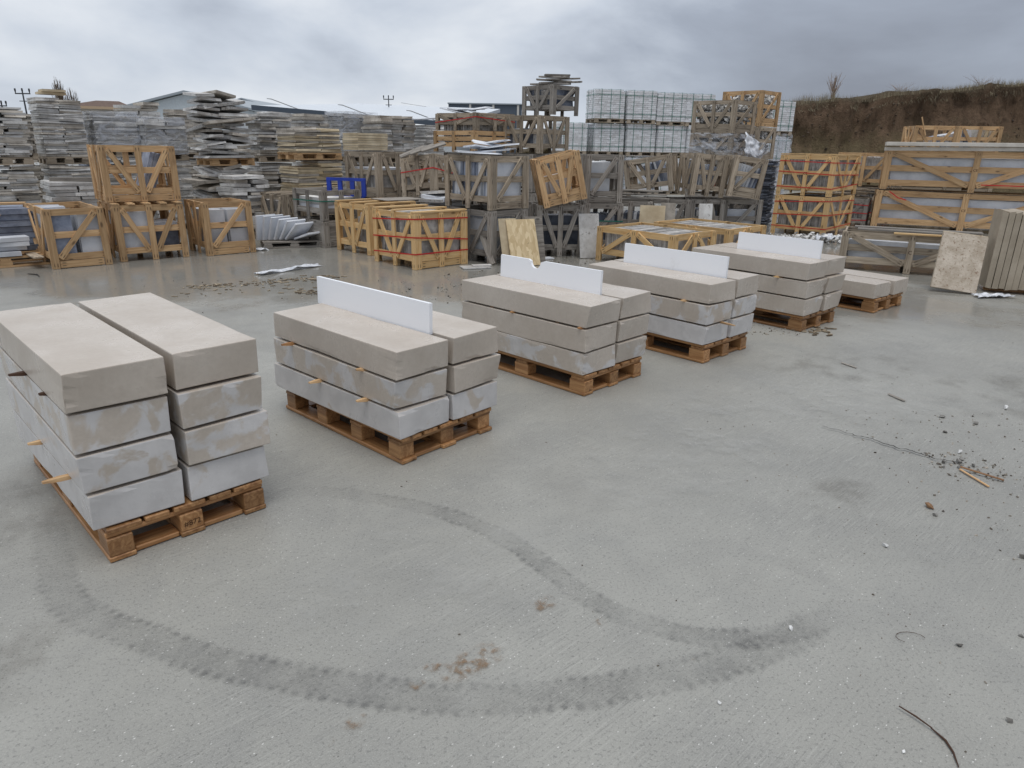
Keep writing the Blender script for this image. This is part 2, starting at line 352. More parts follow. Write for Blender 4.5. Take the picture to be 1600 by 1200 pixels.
def decal_mat(name, c, tread=False, amt=.6, nscale=7.0):
    t = NT(name); uv = t.n('ShaderNodeTexCoord').outputs['UV']; sp = t.n('ShaderNodeSeparateXYZ'); t.l(uv, sp.inputs[0])
    wob = t.math('ADD', sp.outputs[0], t.math('MULTIPLY', t.math('SUBTRACT', t.noise(t.pos(), 9, 4, .6), .5), .35))
    edge = t.math('MULTIPLY', t.maprange(wob, .02, .2), t.maprange(wob, .8, .98, 1, 0))
    p = t.pos(); n = t.noise(p, nscale, 6, .65); n2 = t.noise(p, nscale * 9, 3, .6)
    a = t.math('MULTIPLY', t.math('MULTIPLY', edge, t.maprange(n, .30, .62, .25, 1)), t.maprange(t.noise(p, 1.6, 4, .6), .34, .60, .3, 1))
    if tread:
        # tread lugs print as short bars on both shoulders of the track
        bar = t.math('SINE', t.math('ADD', t.math('MULTIPLY', sp.outputs[1], 2 * math.pi / .045), t.math('MULTIPLY', t.noise(p, 4, 2), 5.0)))
        sh = t.maprange(t.math('ABSOLUTE', t.math('SUBTRACT', sp.outputs[0], .5)), .18, .34)
        a = t.math('MULTIPLY', a, t.math('ADD', .40, t.math('MULTIPLY', sh, t.math('ADD', .14, t.math('MULTIPLY', bar, .30)))))
        ends = t.n('ShaderNodeAttribute', attribute_name='fade'); a = t.math('MULTIPLY', a, ends.outputs['Fac'])
    else:
        ends = t.n('ShaderNodeAttribute', attribute_name='fade'); a = t.math('MULTIPLY', t.maprange(n, .44, .66), t.maprange(ends.outputs['Fac'], 0, .9))
    a = t.math('MULTIPLY', t.math('MULTIPLY', a, amt), t.maprange(n2, .34, .58, .6, 1))
    tr = t.n('ShaderNodeBsdfTransparent'); mxs = t.n('ShaderNodeMixShader'); t.set(c, .55, .4)
    t.l(a, mxs.inputs[0]); t.l(tr.outputs[0], mxs.inputs[1]); t.l(t.p.outputs[0], mxs.inputs[2]); t.l(mxs.outputs[0], t.o.inputs[0]); MAT[name] = t.m
decal_mat('tyre', S(84, 85, 86), True, .54); decal_mat('rust', S(134, 106, 76), False, .75, 30); decal_mat('damp', S(104, 98, 90), False, .22, 4); decal_mat('bloom', S(192, 192, 188), False, .22, 3)
def smooth_pts(pts, n=10):
    out_ = []
    P_ = [Vector((a, b, 0)) for a, b in pts]
    for i in range(len(P_) - 1):
        a, b, c, d = P_[max(i - 1, 0)], P_[i], P_[i + 1], P_[min(i + 2, len(P_) - 1)]
        for k in range(n):
            u = k / n
            out_.append(.5 * ((2 * b) + (c - a) * u + (2 * a - 5 * b + 4 * c - d) * u * u + (3 * b - a - 3 * c + d) * u ** 3))
    out_.append(P_[-1]); return out_
def ribbon(name, pts, width, mat, z):
    P_ = smooth_pts(pts); vs = []; fs = []; uv = []; fade = []; s = 0; n = len(P_)
    for i, p in enumerate(P_):
        d = (P_[min(i + 1, n - 1)] - P_[max(i - 1, 0)]).normalized(); nn = Vector((-d.y, d.x, 0))
        if i: s += (p - P_[i - 1]).length
        f = min(1, i / (n * .18), (n - 1 - i) / (n * .18))
        for k, u in enumerate((-.5, 0, .5)):
            vs.append((p.x + nn.x * u * width, p.y + nn.y * u * width, z * .5)); uv.append((k / 2, s)); fade.append(f)
    for i in range(n - 1):
        for k in (0, 1): fs.append((i * 3 + k + 1, i * 3 + k, i * 3 + k + 3, i * 3 + k + 4))
    me = mk(name, vs, fs, mat); l = me.uv_layers.new(name='UVMap')
    for lp in me.loops: l.data[lp.index].uv = uv[lp.vertex_index]
    a = me.attributes.new('fade', 'FLOAT', 'POINT'); a.data.foreach_set('value', fade)
    return O(name, me, ground)
ribbon('tyre_mark', [(-2.35, 3.1), (-1.92, 2.5), (-1.6, 2.1), (-1.25, 1.93), (-.9, 1.80), (-.55, 1.72), (-.2, 1.67), (.12, 1.69), (.42, 1.75), (.72, 1.85), (.98, 1.97), (1.2, 2.15)], .17, 'tyre', .004)
ribbon('tyre_mark', [(-1.3, 2.9), (-.92, 2.98), (-.66, 2.92), (-.41, 2.84), (-.16, 2.70), (.04, 2.52), (.19, 2.32), (.32, 2.16), (.47, 2.05), (.64, 1.98), (.85, 1.97), (1.1, 2.05), (1.3, 2.2)], .13, 'tyre', .006)
def blot(name, x, y, r, mat, z, sx=1.0, rz=0.0):
    vs = [(0, 0, 0)]; fs = []; fade = [1.0]; n = 20
    for ring, rr in enumerate((.5, 1.0)):
        for i in range(n):
            a = 2 * math.pi * i / n; q = rr * r * (1 + .25 * mnoise.noise((math.cos(a) * 1.3 + x * 7, math.sin(a) * 1.3 + y * 5, ring)))
            vs.append((q * sx * math.cos(a), q * math.sin(a), 0)); fade.append(.9 if ring == 0 else 0)
    for i in range(n):
        j = (i + 1) % n; fs.append((0, 1 + i, 1 + j)); fs.append((1 + i, 1 + n + i, 1 + n + j, 1 + j))
    me = mk(name, vs, fs, mat); me.uv_layers.new(name='UVMap'); a = me.attributes.new('fade', 'FLOAT', 'POINT'); a.data.foreach_set('value', fade)
    return O(name, me, ground, T(x, y, z * .5, rz))
for i, (x, y, r, sx, rz) in enumerate([(.13, 2.13, .045, 1.5, .8), (-.11, 1.83, .07, 2.2, .7), (-.24, 1.80, .03, 1.3, 0), (.33, 2.04, .025, 1, 0), (-.44, 1.57, .03, 1.4, .6), (-.28, 1.72, .03, 1, 0), (.62, 1.85, .018, 1, 0), (-.5, 1.5, .02, 1, 0)]):
    blot('rust_stain', x, y, r, 'rust', .010 + i * .0005, sx, rz)
blot('scuff_stain', 1.08, 2.89, .13, 'damp', .014, 1.5, .3)
for i, (x, y, r, sx, rz) in enumerate([(1.61, 3.02, .2, 1.5, .6), (-1.7, 1.75, .3, 1.6, .2), (2.6, 5.2, .5, 1.8, .2), (-2.3, 2.7, .5, 1.2, 1.0), (.3, 6.2, .6, 2, .7), (3.6, 4.6, .6, 1.6, .4)]):
    blot('damp_stain', x, y, r, 'damp', .015 + i * .0005, sx, rz)
for i, (x, y, r, sx, rz) in enumerate([(1.5, 4.2, .6, 1.6, .7), (2.4, 4.3, .5, 1.4, .2), (1.68, 2.45, .09, 1.5, .5), (1.3, 2.2, .1, 2, .8), (.9, 3.4, .6, 1.5, .7), (-.3, 2.3, .5, 1.6, .7)]):
    blot('cement_bloom', x, y, r, 'bloom', .019 + i * .0005, sx, rz)
cp = smooth_pts([(1.9, 3.9), (2.04, 3.77), (2.12, 3.70), (2.19, 3.60), (2.28, 3.53), (2.38, 3.43), (2.46, 3.40)], 8)
vs = []; fs = []
for i, p in enumerate(cp):
    j = random.gauss(0, .006); wv = .0025 * (1 - abs(i / len(cp) - .5)) + random.random() * .002
    vs += [(p.x + j + wv, p.y + j + wv, .012), (p.x + j - wv, p.y + j - wv, .012)]
    if i: b = 2 * i; fs.append((b - 2, b - 1, b + 1, b))
plain('crack', S(44, 44, 44), .9)
O('crack', mk('crack', vs, fs, 'crack'), ground)

# ================================================================== BANK, SHEDS, POLES, TREES
def bank():
    t = NT('earth'); p = t.pos(); sp = t.n('ShaderNodeSeparateXYZ'); t.l(p, sp.inputs[0])
    n = t.noise(p, 1.1, 7, .65, .4); n2 = t.noise(t.mapping(p, scale=(1, 1, .45)), 5, 6, .65)
    soil = t.mix(t.maprange(n, .3, .7), S(98, 80, 65), S(124, 103, 84))
    soil = t.mix(t.maprange(n2, .45, .75, 0, .7), soil, S(70, 57, 47))
    veg = t.mix(t.maprange(n2, .3, .7), S(92, 84, 62), S(124, 112, 86))
    gz = t.math('ADD', sp.outputs[2], t.math('MULTIPLY', t.math('SUBTRACT', n, .5), 3.4))
    c = t.mix(t.maprange(gz, 1.2, 3.0, .8, 0), soil, veg)
    a = t.n('ShaderNodeAttribute', attribute_name='turf'); c = t.mix(t.math('MULTIPLY', a.outputs['Fac'], t.maprange(n2, .3, .55, .5, 1)), c, S(92, 83, 68))
    t.bump(t.math('ADD', n2, t.math('MULTIPLY', t.noise(p, 14, 6, .7), .6)), 1.0, .2); MAT['earth'] = t.set(c, .95, .15)
    xs = [0, 4, 8, 11.8, 13.5, 15.2, 16.2, 18.9, 20.5, 21.5, 26, 34, 60]; hs = [1.2, 2.0, 3.0, 3.5, 3.72, 3.74, 4.0, 4.2, 4.42, 4.45, 4.8, 5.2, 5.6]
    crest = lambda x: float(np.interp(x, xs, hs))
    prof = [(0, 0), (.5, .15), (.95, .30), (1.3, .42), (1.6, .54), (1.8, .65), (1.95, .75), (2.05, .84), (2.1, .92), (2.06, .965), (2.2, 1.0), (2.7, 1.0), (4.5, .99), (9, .97), (25, .9), (80, .8)]
    vs = []; fs = []; turf = []; nx = 330; X = [0.0 + 58 * (i / nx) for i in range(nx + 1)]
    for x in X:
        h = crest(x)
        for k, (dy, f) in enumerate(prof):
            w = 1.0 if 0 < k < 12 else .1
            d = w * (.5 * mnoise.noise((x * .55, f * 3, 1.3)) + .34 * mnoise.noise((x * 1.6, f * 7, 4)) + .22 * mnoise.noise((x * 4.0, f * 12, 9)))
            dz = (.18 * mnoise.noise((x * .8, dy, 2)) + .11 * mnoise.noise((x * 3, dy, 7))) if f > .9 else .12 * mnoise.noise((x * 2.2, f * 9, 3))
            vs.append((x + d * .3, 30.0 + dy + d, max(0, f * h + dz) - (.02 if k == 0 else 0))); turf.append(1.0 if k >= 10 else (.5 if k == 9 else 0))
    m_ = len(prof)
    for i in range(nx):
        for k in range(m_ - 1): fs.append((i * m_ + k, (i + 1) * m_ + k, (i + 1) * m_ + k + 1, i * m_ + k + 1))
    me = mk('earth_bank', vs, fs, 'earth', True); a = me.attributes.new('turf', 'FLOAT', 'POINT'); a.data.foreach_set('value', turf)
    tag(O('earth_bank', me), kind='structure')
    # dry grass along the crest
    b = MB()
    for i in range(5200):
        x = random.uniform(8, 27); y = 32.05 + random.expovariate(1.6) - .05; h0 = crest(x)
        cl = mnoise.noise((x * 1.1, 3.3, 0)); hh = max(.05, random.gauss(.13, .06) + (.45 * (cl - .1) if cl > .1 else 0)); a_ = random.uniform(0, 6.28); l = random.gauss(0, .35)
        w = .008
        p0 = Vector((x, y, h0 - .12)); p1 = p0 + Vector((math.cos(a_) * l * hh, math.sin(a_) * l * hh, hh + .12)); s_ = Vector((math.cos(a_ + 1.5) * w, math.sin(a_ + 1.5) * w * .4, 0))
        b.add([p0 - s_, p0 + s_, p1], [(0, 1, 2)], random.random())
    for i in range(5200):
        x = random.uniform(9, 26); f = random.random() ** 1.4 * .9 if i % 3 else random.uniform(.90, 1.0)
        if i % 3 and mnoise.noise((x * .9, f * 4, 8)) < .05: continue
        dy = float(np.interp(f, [0, .15, .3, .42, .54, .65, .75, .84, .92, 1], [0, .5, .95, 1.3, 1.6, 1.8, 1.95, 2.05, 2.1, 2.15])); z0 = crest(x) * f
        hh = random.uniform(.06, .16) if i % 3 else random.uniform(.06, .18); dr = -1 if (i % 3 == 0 and random.random() < .6) else 1; w = .010
        d_ = .5 * mnoise.noise((x * .55, f * 3, 1.3)) + .34 * mnoise.noise((x * 1.6, f * 7, 4)) + .22 * mnoise.noise((x * 4.0, f * 12, 9))
        p0 = Vector((x, 30 + dy + d_, z0 - .03)); p1 = p0 + Vector((random.gauss(0, .07), -random.uniform(.02, .14), hh * dr)); b.add([p0 - Vector((w, 0, 0)), p0 + Vector((w, 0, 0)), p1], [(0, 1, 2)], random.random() * .8)
    tag(O('dry_grass', b.mesh('dry_grass', 'dry_grass')), 'pale dry grass growing along the top of the earth bank', 'grass', kind='stuff')
    return crest
crest = bank()
def bush(label, x, y, z, n, h, spread, mat='twig_tone', rad=.014):
    r_ = E('bare_shrub', label, 'shrub', (x, y, z))
    b = MB()
    for i in range(n):
        a = random.uniform(0, 6.28); l = random.uniform(.2, 1) * spread; hh = h * random.uniform(.6, 1.0)
        p = [Vector((math.cos(a) * l * f ** 1.4 * .9 + random.gauss(0, .012), math.sin(a) * l * f ** 1.4 * .6, hh * f)) for f in (0, .35, .7, 1)]
        b.tube(p, [rad, rad * .8, rad * .6, rad * .25], 4, random.random())
        for k in range(3):
            f = random.uniform(.35, .85); q = p[0].lerp(p[3], f); b.tube([q, q + Vector((random.gauss(0, .07), random.gauss(0, .05), random.uniform(.08, .22) * h))], [rad * .45, rad * .2], 3, random.random())
    O('stems', b.mesh('stems', mat), r_)
bush('bare upright shrub on the crest of the earth bank', 13.75, 32.5, crest(13.75) - .05, 26, 1.15, .5)
bush('thin bare weeds on the bank crest to the right of the upright shrub', 16.6, 32.4, crest(16.6) - .05, 22, .5, .9, rad=.004)
bush('faint bare weeds near the highest part of the bank', 20.0, 32.4, crest(20) - .05, 24, .5, 1.1, rad=.004)
def tree(name, label, x, y, h, crown_r, n, poplar):
    r_ = E(name, label, 'tree', (x, y, 0)); b = MB()
    b.tube([(0, 0, 0), (.05, 0, h * .35), (.02, .04, h * .7), (0, 0, h)], [h * .022, h * .016, h * .009, h * .003], 7, .3)
    O('trunk', b.mesh('trunk', 'bark'), r_); c = MB()
    if poplar:
        for i in range(n):
            f = random.uniform(.25, .95); a = random.uniform(0, 6.28); l = crown_r * (1.1 - f) * random.uniform(.5, 1.1)
            p0 = Vector((0, 0, h * f * .85)); p1 = p0 + Vector((math.cos(a) * l, math.sin(a) * l, h * .13)); p2 = p1 + Vector((math.cos(a) * l * .3, math.sin(a) * l * .3, h * .13))
            c.tube([p0, p1, p2], [h * .005, h * .0035, h * .001], 4, random.random())
            for k in range(4):
                q = p0.lerp(p2, random.uniform(.3, .9)); c.tube([q, q + Vector((random.gauss(0, .05 * h * .3), random.gauss(0, .05 * h * .3), h * random.uniform(.04, .1)))], [h * .0022, h * .0008], 3, random.random())
        O('crown', c.mesh('crown', 'bark'), r_)
    else:
        for i in range(n):
            u = Vector((random.gauss(0, 1), random.gauss(0, 1), random.gauss(0, 1))).normalized() * crown_r * random.uniform(.45, 1.05) * (1 + .25 * mnoise.noise((i * .7, 0, 0)))
            q = Vector((u.x, u.y, h * .72 + u.z * .7)); s_ = random.uniform(.06, .14) * crown_r
            d1 = Vector((random.gauss(0, 1), random.gauss(0, 1), random.gauss(0, 1))).normalized() * s_; d2 = d1.orthogonal().normalized() * s_
            c.add([q - d1, q + d2, q + d1, q - d2 * .6], [(0, 1, 2, 3)], random.random())
        O('crown', c.mesh('crown', 'leaf_dark'), r_)
tree('bare_poplar', 'bare grey poplar rising behind the tall slab stacks at left', -46.2, 75, 6.7, 1.7, 110, True)
tree('bare_poplar', 'shorter bare poplar beside the taller one at far left', -45.0, 75, 6.0, 1.5, 90, True)
tree('evergreen_tree', 'small dark rounded evergreen left of the brown-roofed house', -43.9, 76, 5.0, .95, 1500, False)

plain('shed_wall', S(196, 204, 208), .6, .4, .06); plain('shed_wall_low', S(196, 200, 202), .6, .4, .08); plain('roof_white', S(212, 218, 224), .45, .5, .04); plain('fascia', S(74, 84, 96), .5); plain('roof_edge', S(158, 166, 172), .5)
plain('tile_roof', S(104, 86, 76), .8, .3, .2); plain('eave', S(190, 166, 138), .7); plain('render_white', S(218, 214, 206), .8); plain('glass', S(52, 60, 68), .15, .6); plain('panel_dark', S(92, 102, 114), .55, .4, .08); plain('steel', S(150, 152, 154), .45, .5); plain('dark_metal', S(58, 60, 64), .5, .5)
def prism(profile, y0, y1):
    n = len(profile); vs = [(x, y0, z) for x, z in profile] + [(x, y1, z) for x, z in profile]
    fs = [tuple(range(n)), tuple(range(2 * n - 1, n - 1, -1))] + [(i, (i + 1) % n + 0, n + (i + 1) % n, n + i) for i in range(n)]
    fs = fs[:2] + [(i, n + i, n + (i + 1) % n, (i + 1) % n) for i in range(n)]
    return vs, fs
# gabled metal shed
sh = E('gabled_shed', 'pale grey gabled metal shed with roof vents behind the slab stacks', 'shed', (-31.13, 70, -.62))
v_, f_ = prism([(-8.6, 0), (8.6, 0), (8.6, 4.3), (0, 6.35), (-8.6, 4.3)], 0, 40); O('wall', mk('wall', v_, f_, 'shed_wall'), sh)
for s_ in (-1, 1):
    v_, f_ = prism([(s_ * 9.1, 4.25), (0, 6.42), (0, 6.62), (s_ * 9.1, 4.45)], -.4, 40.4); O('roof', mk('roof', v_, f_, 'roof_edge'), sh)
b = MB(); b.box(-8.62, 8.62, -.06, .0, .1, 4.15); O('lower_cladding', b.mesh('lower_cladding', 'shed_wall_low'), sh)
for x_ in (-6.6, -4.6, -2.9):
    b = MB(); zr = 6.5 + x_ * .235; b.box(x_ - .28, x_ + .28, 4, 4.6, zr - .3, zr + .45); b.box(x_ - .42, x_ + .42, 3.9, 4.7, zr + .6, zr + .68); b.box(x_ - .04, x_ + .04, 4.25, 4.35, zr + .4, zr + .62); O('roof_vent', b.mesh('roof_vent', 'steel'), sh)
sh = E('small_gabled_shed', 'farther pale gable end peeking out right of the gabled shed', 'shed', (-37.0, 100, 0))
v_, f_ = prism([(-4.2, 0), (4.2, 0), (4.2, 5.7), (0, 6.9), (-4.2, 5.7)], 0, 30); O('wall', mk('wall', v_, f_, 'shed_wall_low'), sh)
for s_ in (-1, 1):
    v_, f_ = prism([(s_ * 4.5, 5.68), (0, 6.95), (0, 7.1), (s_ * 4.5, 5.83)], -.3, 30.3); O('roof', mk('roof', v_, f_, 'roof_edge'), sh)
# long low warehouse
lw = E('long_warehouse', 'long low white-roofed warehouse with dark blue-grey fascia', 'warehouse', (-23.1, 65, 0))
fz = lambda x_: 4.6 - .064 * x_
v_, f_ = prism([(0, 0), (17.5, 0), (17.5, fz(17.5) - .5), (0, fz(0) - .5)], .2, 28); O('wall', mk('wall', v_, f_, 'shed_wall_low'), lw)
for a_, b_ in ((-.1, 6.4), (9.3, 17.6)):
    v_, f_ = prism([(a_, fz(a_) - .42), (b_, fz(b_) - .42), (b_, fz(b_)), (a_, fz(a_))], -.3, -.05); O('fascia', mk('fascia', v_, f_, 'fascia'), lw)
v_ = [(-.2, -.04, fz(0) - .03), (17.7, -.04, fz(17.7) - .03), (21, 30, 6.0), (2.5, 30, 6.35), (-.2, -.04, fz(0) - .4), (17.7, -.04, fz(17.7) - .4), (21, 30, 5.6), (2.5, 30, 5.9)]
O('roof', mk('roof', v_, [(0, 1, 2, 3), (7, 6, 5, 4), (0, 4, 5, 1), (1, 5, 6, 2), (2, 6, 7, 3), (3, 7, 4, 0)], 'roof_white'), lw)
for x_ in (1.6, 7.8, 13.8):
    b = MB(); b.tube([(x_ + 2.4, .1, fz(x_ + 2.4) - .05), (x_, .1, fz(x_) + .62), (x_ - .4, .1, fz(x_) + .66)], [.045, .045, .03], 6); O('roof_brace', b.mesh('roof_brace', 'steel'), lw)
for x_ in (1.5, 4.5, 7.8, 11, 14, 16.4):
    b = MB(); b.box(x_ - .9, x_ + .9, .1, .19, 1.8, 2.7); O('window', b.mesh('window', 'glass'), lw)
db = E('grey_panel_building', 'dark grey panelled building with white pilasters behind the slatted crates', 'building', (-4.5, 99, 0))
b = MB(); b.box(-4.6, 5.2, 0, 20, 0, 6.7); O('wall', b.mesh('wall', 'panel_dark'), db)
for x_ in (-1.7, 1.4, 4.7): b = MB(); b.box(x_ - .14, x_ + .14, -.12, -.01, 0, 6.72); O('pilaster', b.mesh('pilaster', 'render_white'), db)
b = MB(); b.box(-4.7, 5.3, -.2, 20.1, 6.72, 6.88); O('roof', b.mesh('roof', 'roof_edge'), db)
hs_ = E('brown_roofed_house', 'white house with low brown tiled roof and small windows beyond the stacks', 'house', (-25.9, 46, .30), R(26))
b = MB(); b.box(-1.5, 1.5, 0, 4, 0, 3.1); O('wall', b.mesh('wall', 'render_white'), hs_)
v_ = [(-2.0, -.6, 3.15), (1.9, -.6, 3.15), (1.9, 4.6, 3.15), (-2.0, 4.6, 3.15), (-.3, 2.0, 3.62), (1.0, 2.0, 3.62)]
O('roof', mk('roof', v_, [(0, 1, 5, 4), (1, 2, 5), (2, 3, 4, 5), (3, 0, 4), (3, 2, 1, 0)], 'tile_roof'), hs_)
b = MB(); b.box(-2.04, 1.94, -.66, -.6, 3.02, 3.17); b.box(1.9, 1.96, -.6, 4.6, 3.02, 3.17); O('eave_board', b.mesh('eave_board', 'eave'), hs_)
for x_ in (.2, 1.0):
    w_ = O('window', boxm(.6, .06, .5, 'glass'), hs_, T(x_, -.03, 2.62)); b = MB(); b.box(-.33, -.28, -.07, .0, -.28, .28); b.box(.28, .33, -.07, 0, -.28, .28); b.box(-.02, .02, -.07, 0, -.25, .25); O('frame', b.mesh('frame', 'render_white'), w_)
def pole(label, x, y, h, w):
    r_ = E('utility_pole', label, 'utility pole', (x, y, 0)); b = MB(); b.tube([(0, 0, 0), (0, 0, h)], [.09, .05], 8); O('post', b.mesh('post', 'dark_metal'), r_)
    b = MB(); b.box(-w, w, -.05, .05, h - .45, h - .36); O('crossarm', b.mesh('crossarm', 'dark_metal'), r_)
    b = MB(); b.box(-w * .6, w * .6, -.04, .04, h - 1.0, h - .94); O('crossarm', b.mesh('crossarm', 'dark_metal'), r_)
    for x_ in (-w * .95, 0, w * .95):
        b = MB(); b.tube([(x_, 0, h - .36), (x_, 0, h - .16), (x_, 0, h - .02)], [.03, .07, .06], 6); O('insulator', b.mesh('insulator', 'dark_metal'), r_)
pole('utility pole with three insulators above the tall slab stack at far left', -39.9, 60, 5.35, .6)
pole('utility pole standing behind the long warehouse roof', -13.8, 80, 6.5, .55)
pole('thin utility pole cut by the left edge of the picture', -41.8, 60, 4.4, .4)
b = MB(); b.tube([(-1.9, 98, 6.0)] + [(-14 + 12.1 * f, 90 + 8 * f, 6.3 - .5 * math.sin(math.pi * f)) for f in (.9, .7, .5, .3, .1)] + [(-14, 90, 6.3)], [.02] * 7, 4)
tag(O('overhead_wire', b.mesh('overhead_wire', 'dark_metal')), 'thin overhead wire running to the dark panelled building', 'wire')

# ================================================================== FOREGROUND: PALLETS OF LIMESTONE BLOCKS
def pallet(label, c, z, yaw, L, D, wood_='wet', nx=3, ny=3, H=.144, bev=.003, group=None, stamp=None, simple=False):
    """perimeter-base pallet, centre c; L along local x"""
    p = E('pallet', label, 'pallet', (c[0], c[1], z + .002), yaw, group)
    t = .022; bw = .1
    hb = H - 3 * t                                                     # block height
    xs = [(-L / 2 + .07) + (L - .14) * i / (nx - 1) for i in range(nx)]; ys = [(-D / 2 + .05) + (D - .1) * i / (ny - 1) for i in range(ny)]
    for y in ys: plank(p, 'bottom_board', wood_, (-L / 2, y, t / 2), (L / 2, y, t / 2), bw, t, (0, 0, 1), bev)
    if not simple:
        for x in (xs[0], xs[-1]):
            for k in range(ny - 1): plank(p, 'bottom_board', wood_, (x, ys[k] + bw / 2 + .002, t / 2 + .001), (x, ys[k + 1] - bw / 2 - .002, t / 2 + .001), bw, t, (0, 0, 1), bev)
    for i, x in enumerate(xs):
        for j, y in enumerate(ys):
            w_ = .135 if nx == 3 else .1
            o = plank(p, 'block', wood_, (x - w_ / 2, y, t + hb / 2), (x + w_ / 2, y, t + hb / 2), bw - .006, hb, (0, 0, 1), bev)
            if stamp and i == nx - 1 and j == 1:
                s_ = O('stamp', text_mesh(stamp, .034), o, Matrix.Translation((w_ / 2 + .0035, 0, -.005)) @ Euler((R(90), 0, R(90)), 'XYZ').to_matrix().to_4x4())
        plank(p, 'stringer', wood_, (x, -D / 2 + .003, t + hb + t / 2), (x, D / 2 - .003, t + hb + t / 2), .11, t, (0, 0, 1), bev)
    nb = 5
    for k in range(nb):
        y = -D / 2 + .07 + (D - .14) * k / (nb - 1); plank(p, 'top_board', wood_, (-L / 2, y, H - t / 2), (L / 2, y, H - t / 2), .13 if k % 2 == 0 else .095, t, (0, 0, 1), bev, .003)
    return p
def block_mesh(L, w, h, seed, bow=0.0):
    rnd = random.Random(seed); nx, ny, nz = 18, 6, 4
    bm = bmesh.new(); bmesh.ops.create_cube(bm, size=1); bmesh.ops.scale(bm, vec=(L, w, h), verts=bm.verts)
    # ends and bottom arrises are sawn slightly out of square
    tx = [rnd.gauss(0, .007) for _ in range(8)]; ty = [rnd.gauss(0, .004) for _ in range(8)]
    for v, a, b_ in zip(bm.verts, tx, ty): v.co.x += a - (.016 * rnd.random() if v.co.z < 0 else 0) * (1 if v.co.x > 0 else -1); v.co.y += b_
    bmesh.ops.bevel(bm, geom=bm.edges[:], offset=.0045, segments=2, profile=.6, affect='EDGES')
    bmesh.ops.subdivide_edges(bm, edges=[e_ for e_ in bm.edges if e_.calc_length() > .1], cuts=7, use_grid_fill=True)
    for v in bm.verts:
        p = v.co; n = mnoise.noise((p.x * 9 + seed * 3.1, p.y * 9, p.z * 9)); k = mnoise.noise((p.x * 30 + seed, p.y * 30, p.z * 30))
        ed = sum(1 for q, s_ in ((p.x, L), (p.y, w), (p.z, h)) if abs(q) > s_ / 2 - .012)
        if ed >= 2 and n > .34: v.co -= p.normalized() * .016 * (n - .2) * (1 + k)
        if ed >= 3 and seed % 3 == 0 and n > .05: v.co -= p.normalized() * .010
        if bow and p.z < 0: v.co.z -= bow * math.sin(math.pi * (p.x / L + .5))
        v.co += Vector((k, n, k)) * .0004
    me = bpy.data.meshes.new('stone_block'); bm.to_mesh(me); bm.free(); me.materials.append(MAT['limestone'])
    return me
plain('shim_dark', S(70, 48, 34), .7)
def shim_mesh(L, w, t, mat):
    b = MB(); pts = [(-L / 2, .5), (-L * .1, 1.0), (L / 2, 1.0)]
    vs = []; fs = []
    for x, k in pts: vs += [(x, -w / 2 * k, -t / 2 * k), (x, w / 2 * k * .8, -t / 2 * k), (x, w / 2 * k, t / 2 * k), (x, -w / 2 * k * .7, t / 2 * k)]
    for i in range(2):
        for j in range(4): fs.append((i * 4 + j, i * 4 + (j + 1) % 4, i * 4 + 4 + (j + 1) % 4, i * 4 + 4 + j))
    fs += [(3, 2, 1, 0), (8, 9, 10, 11)]
    return mk('shim', vs, fs, mat)
SW, SG = .352, .03
STK = [  # x, y, yaw, L, n, pitch, pallet nx, where, board (a0,a1,notch)
    (-1.6096, 2.3155, -44.9, 1.295, 4, .165, 3, 'the tall nearest stack at left', None),
    (-.5777, 3.2478, -42.55, 1.204, 3, .162, 4, 'the second stack from the left', (-1.25, -.157, False)),
    (.4802, 4.3455, -44.1, 1.222, 3, .1623, 3, 'the middle stack with the notched board', (-1.16, -.18, True)),
    (1.4856, 5.1453, -46.35, 1.238, 3, .163, 3, 'the fourth stack from the left', (-1.105, -.088, False)),
    (2.6649, 6.1925, -48.2, 1.267, 3, .1655, 3, 'the fifth stack from the left', (-.966, -.098, False)),
    (3.75, 7.0326, -50.06, 1.10, 1, .162, 3, 'the single-layer pallet at far right', None)]
LV = {4: ['bottom', 'second lowest', 'third', 'top'], 3: ['bottom', 'middle', 'top'], 1: ['only']}
DUST = {0: [(.80, .72), (.62, .46), (.53, .52), (.14, .12)], 1: [(.74, .66), (.48, .16), (.16, .12)], 2: [(.44, .40), (.22, .26), (.10, .10)], 3: [(.72, .74), (.50, .60), (.10, .10)], 4: [(.40, .30), (.16, .26), (.10, .08)], 5: [(.12, .12)]}
sd_ = 0
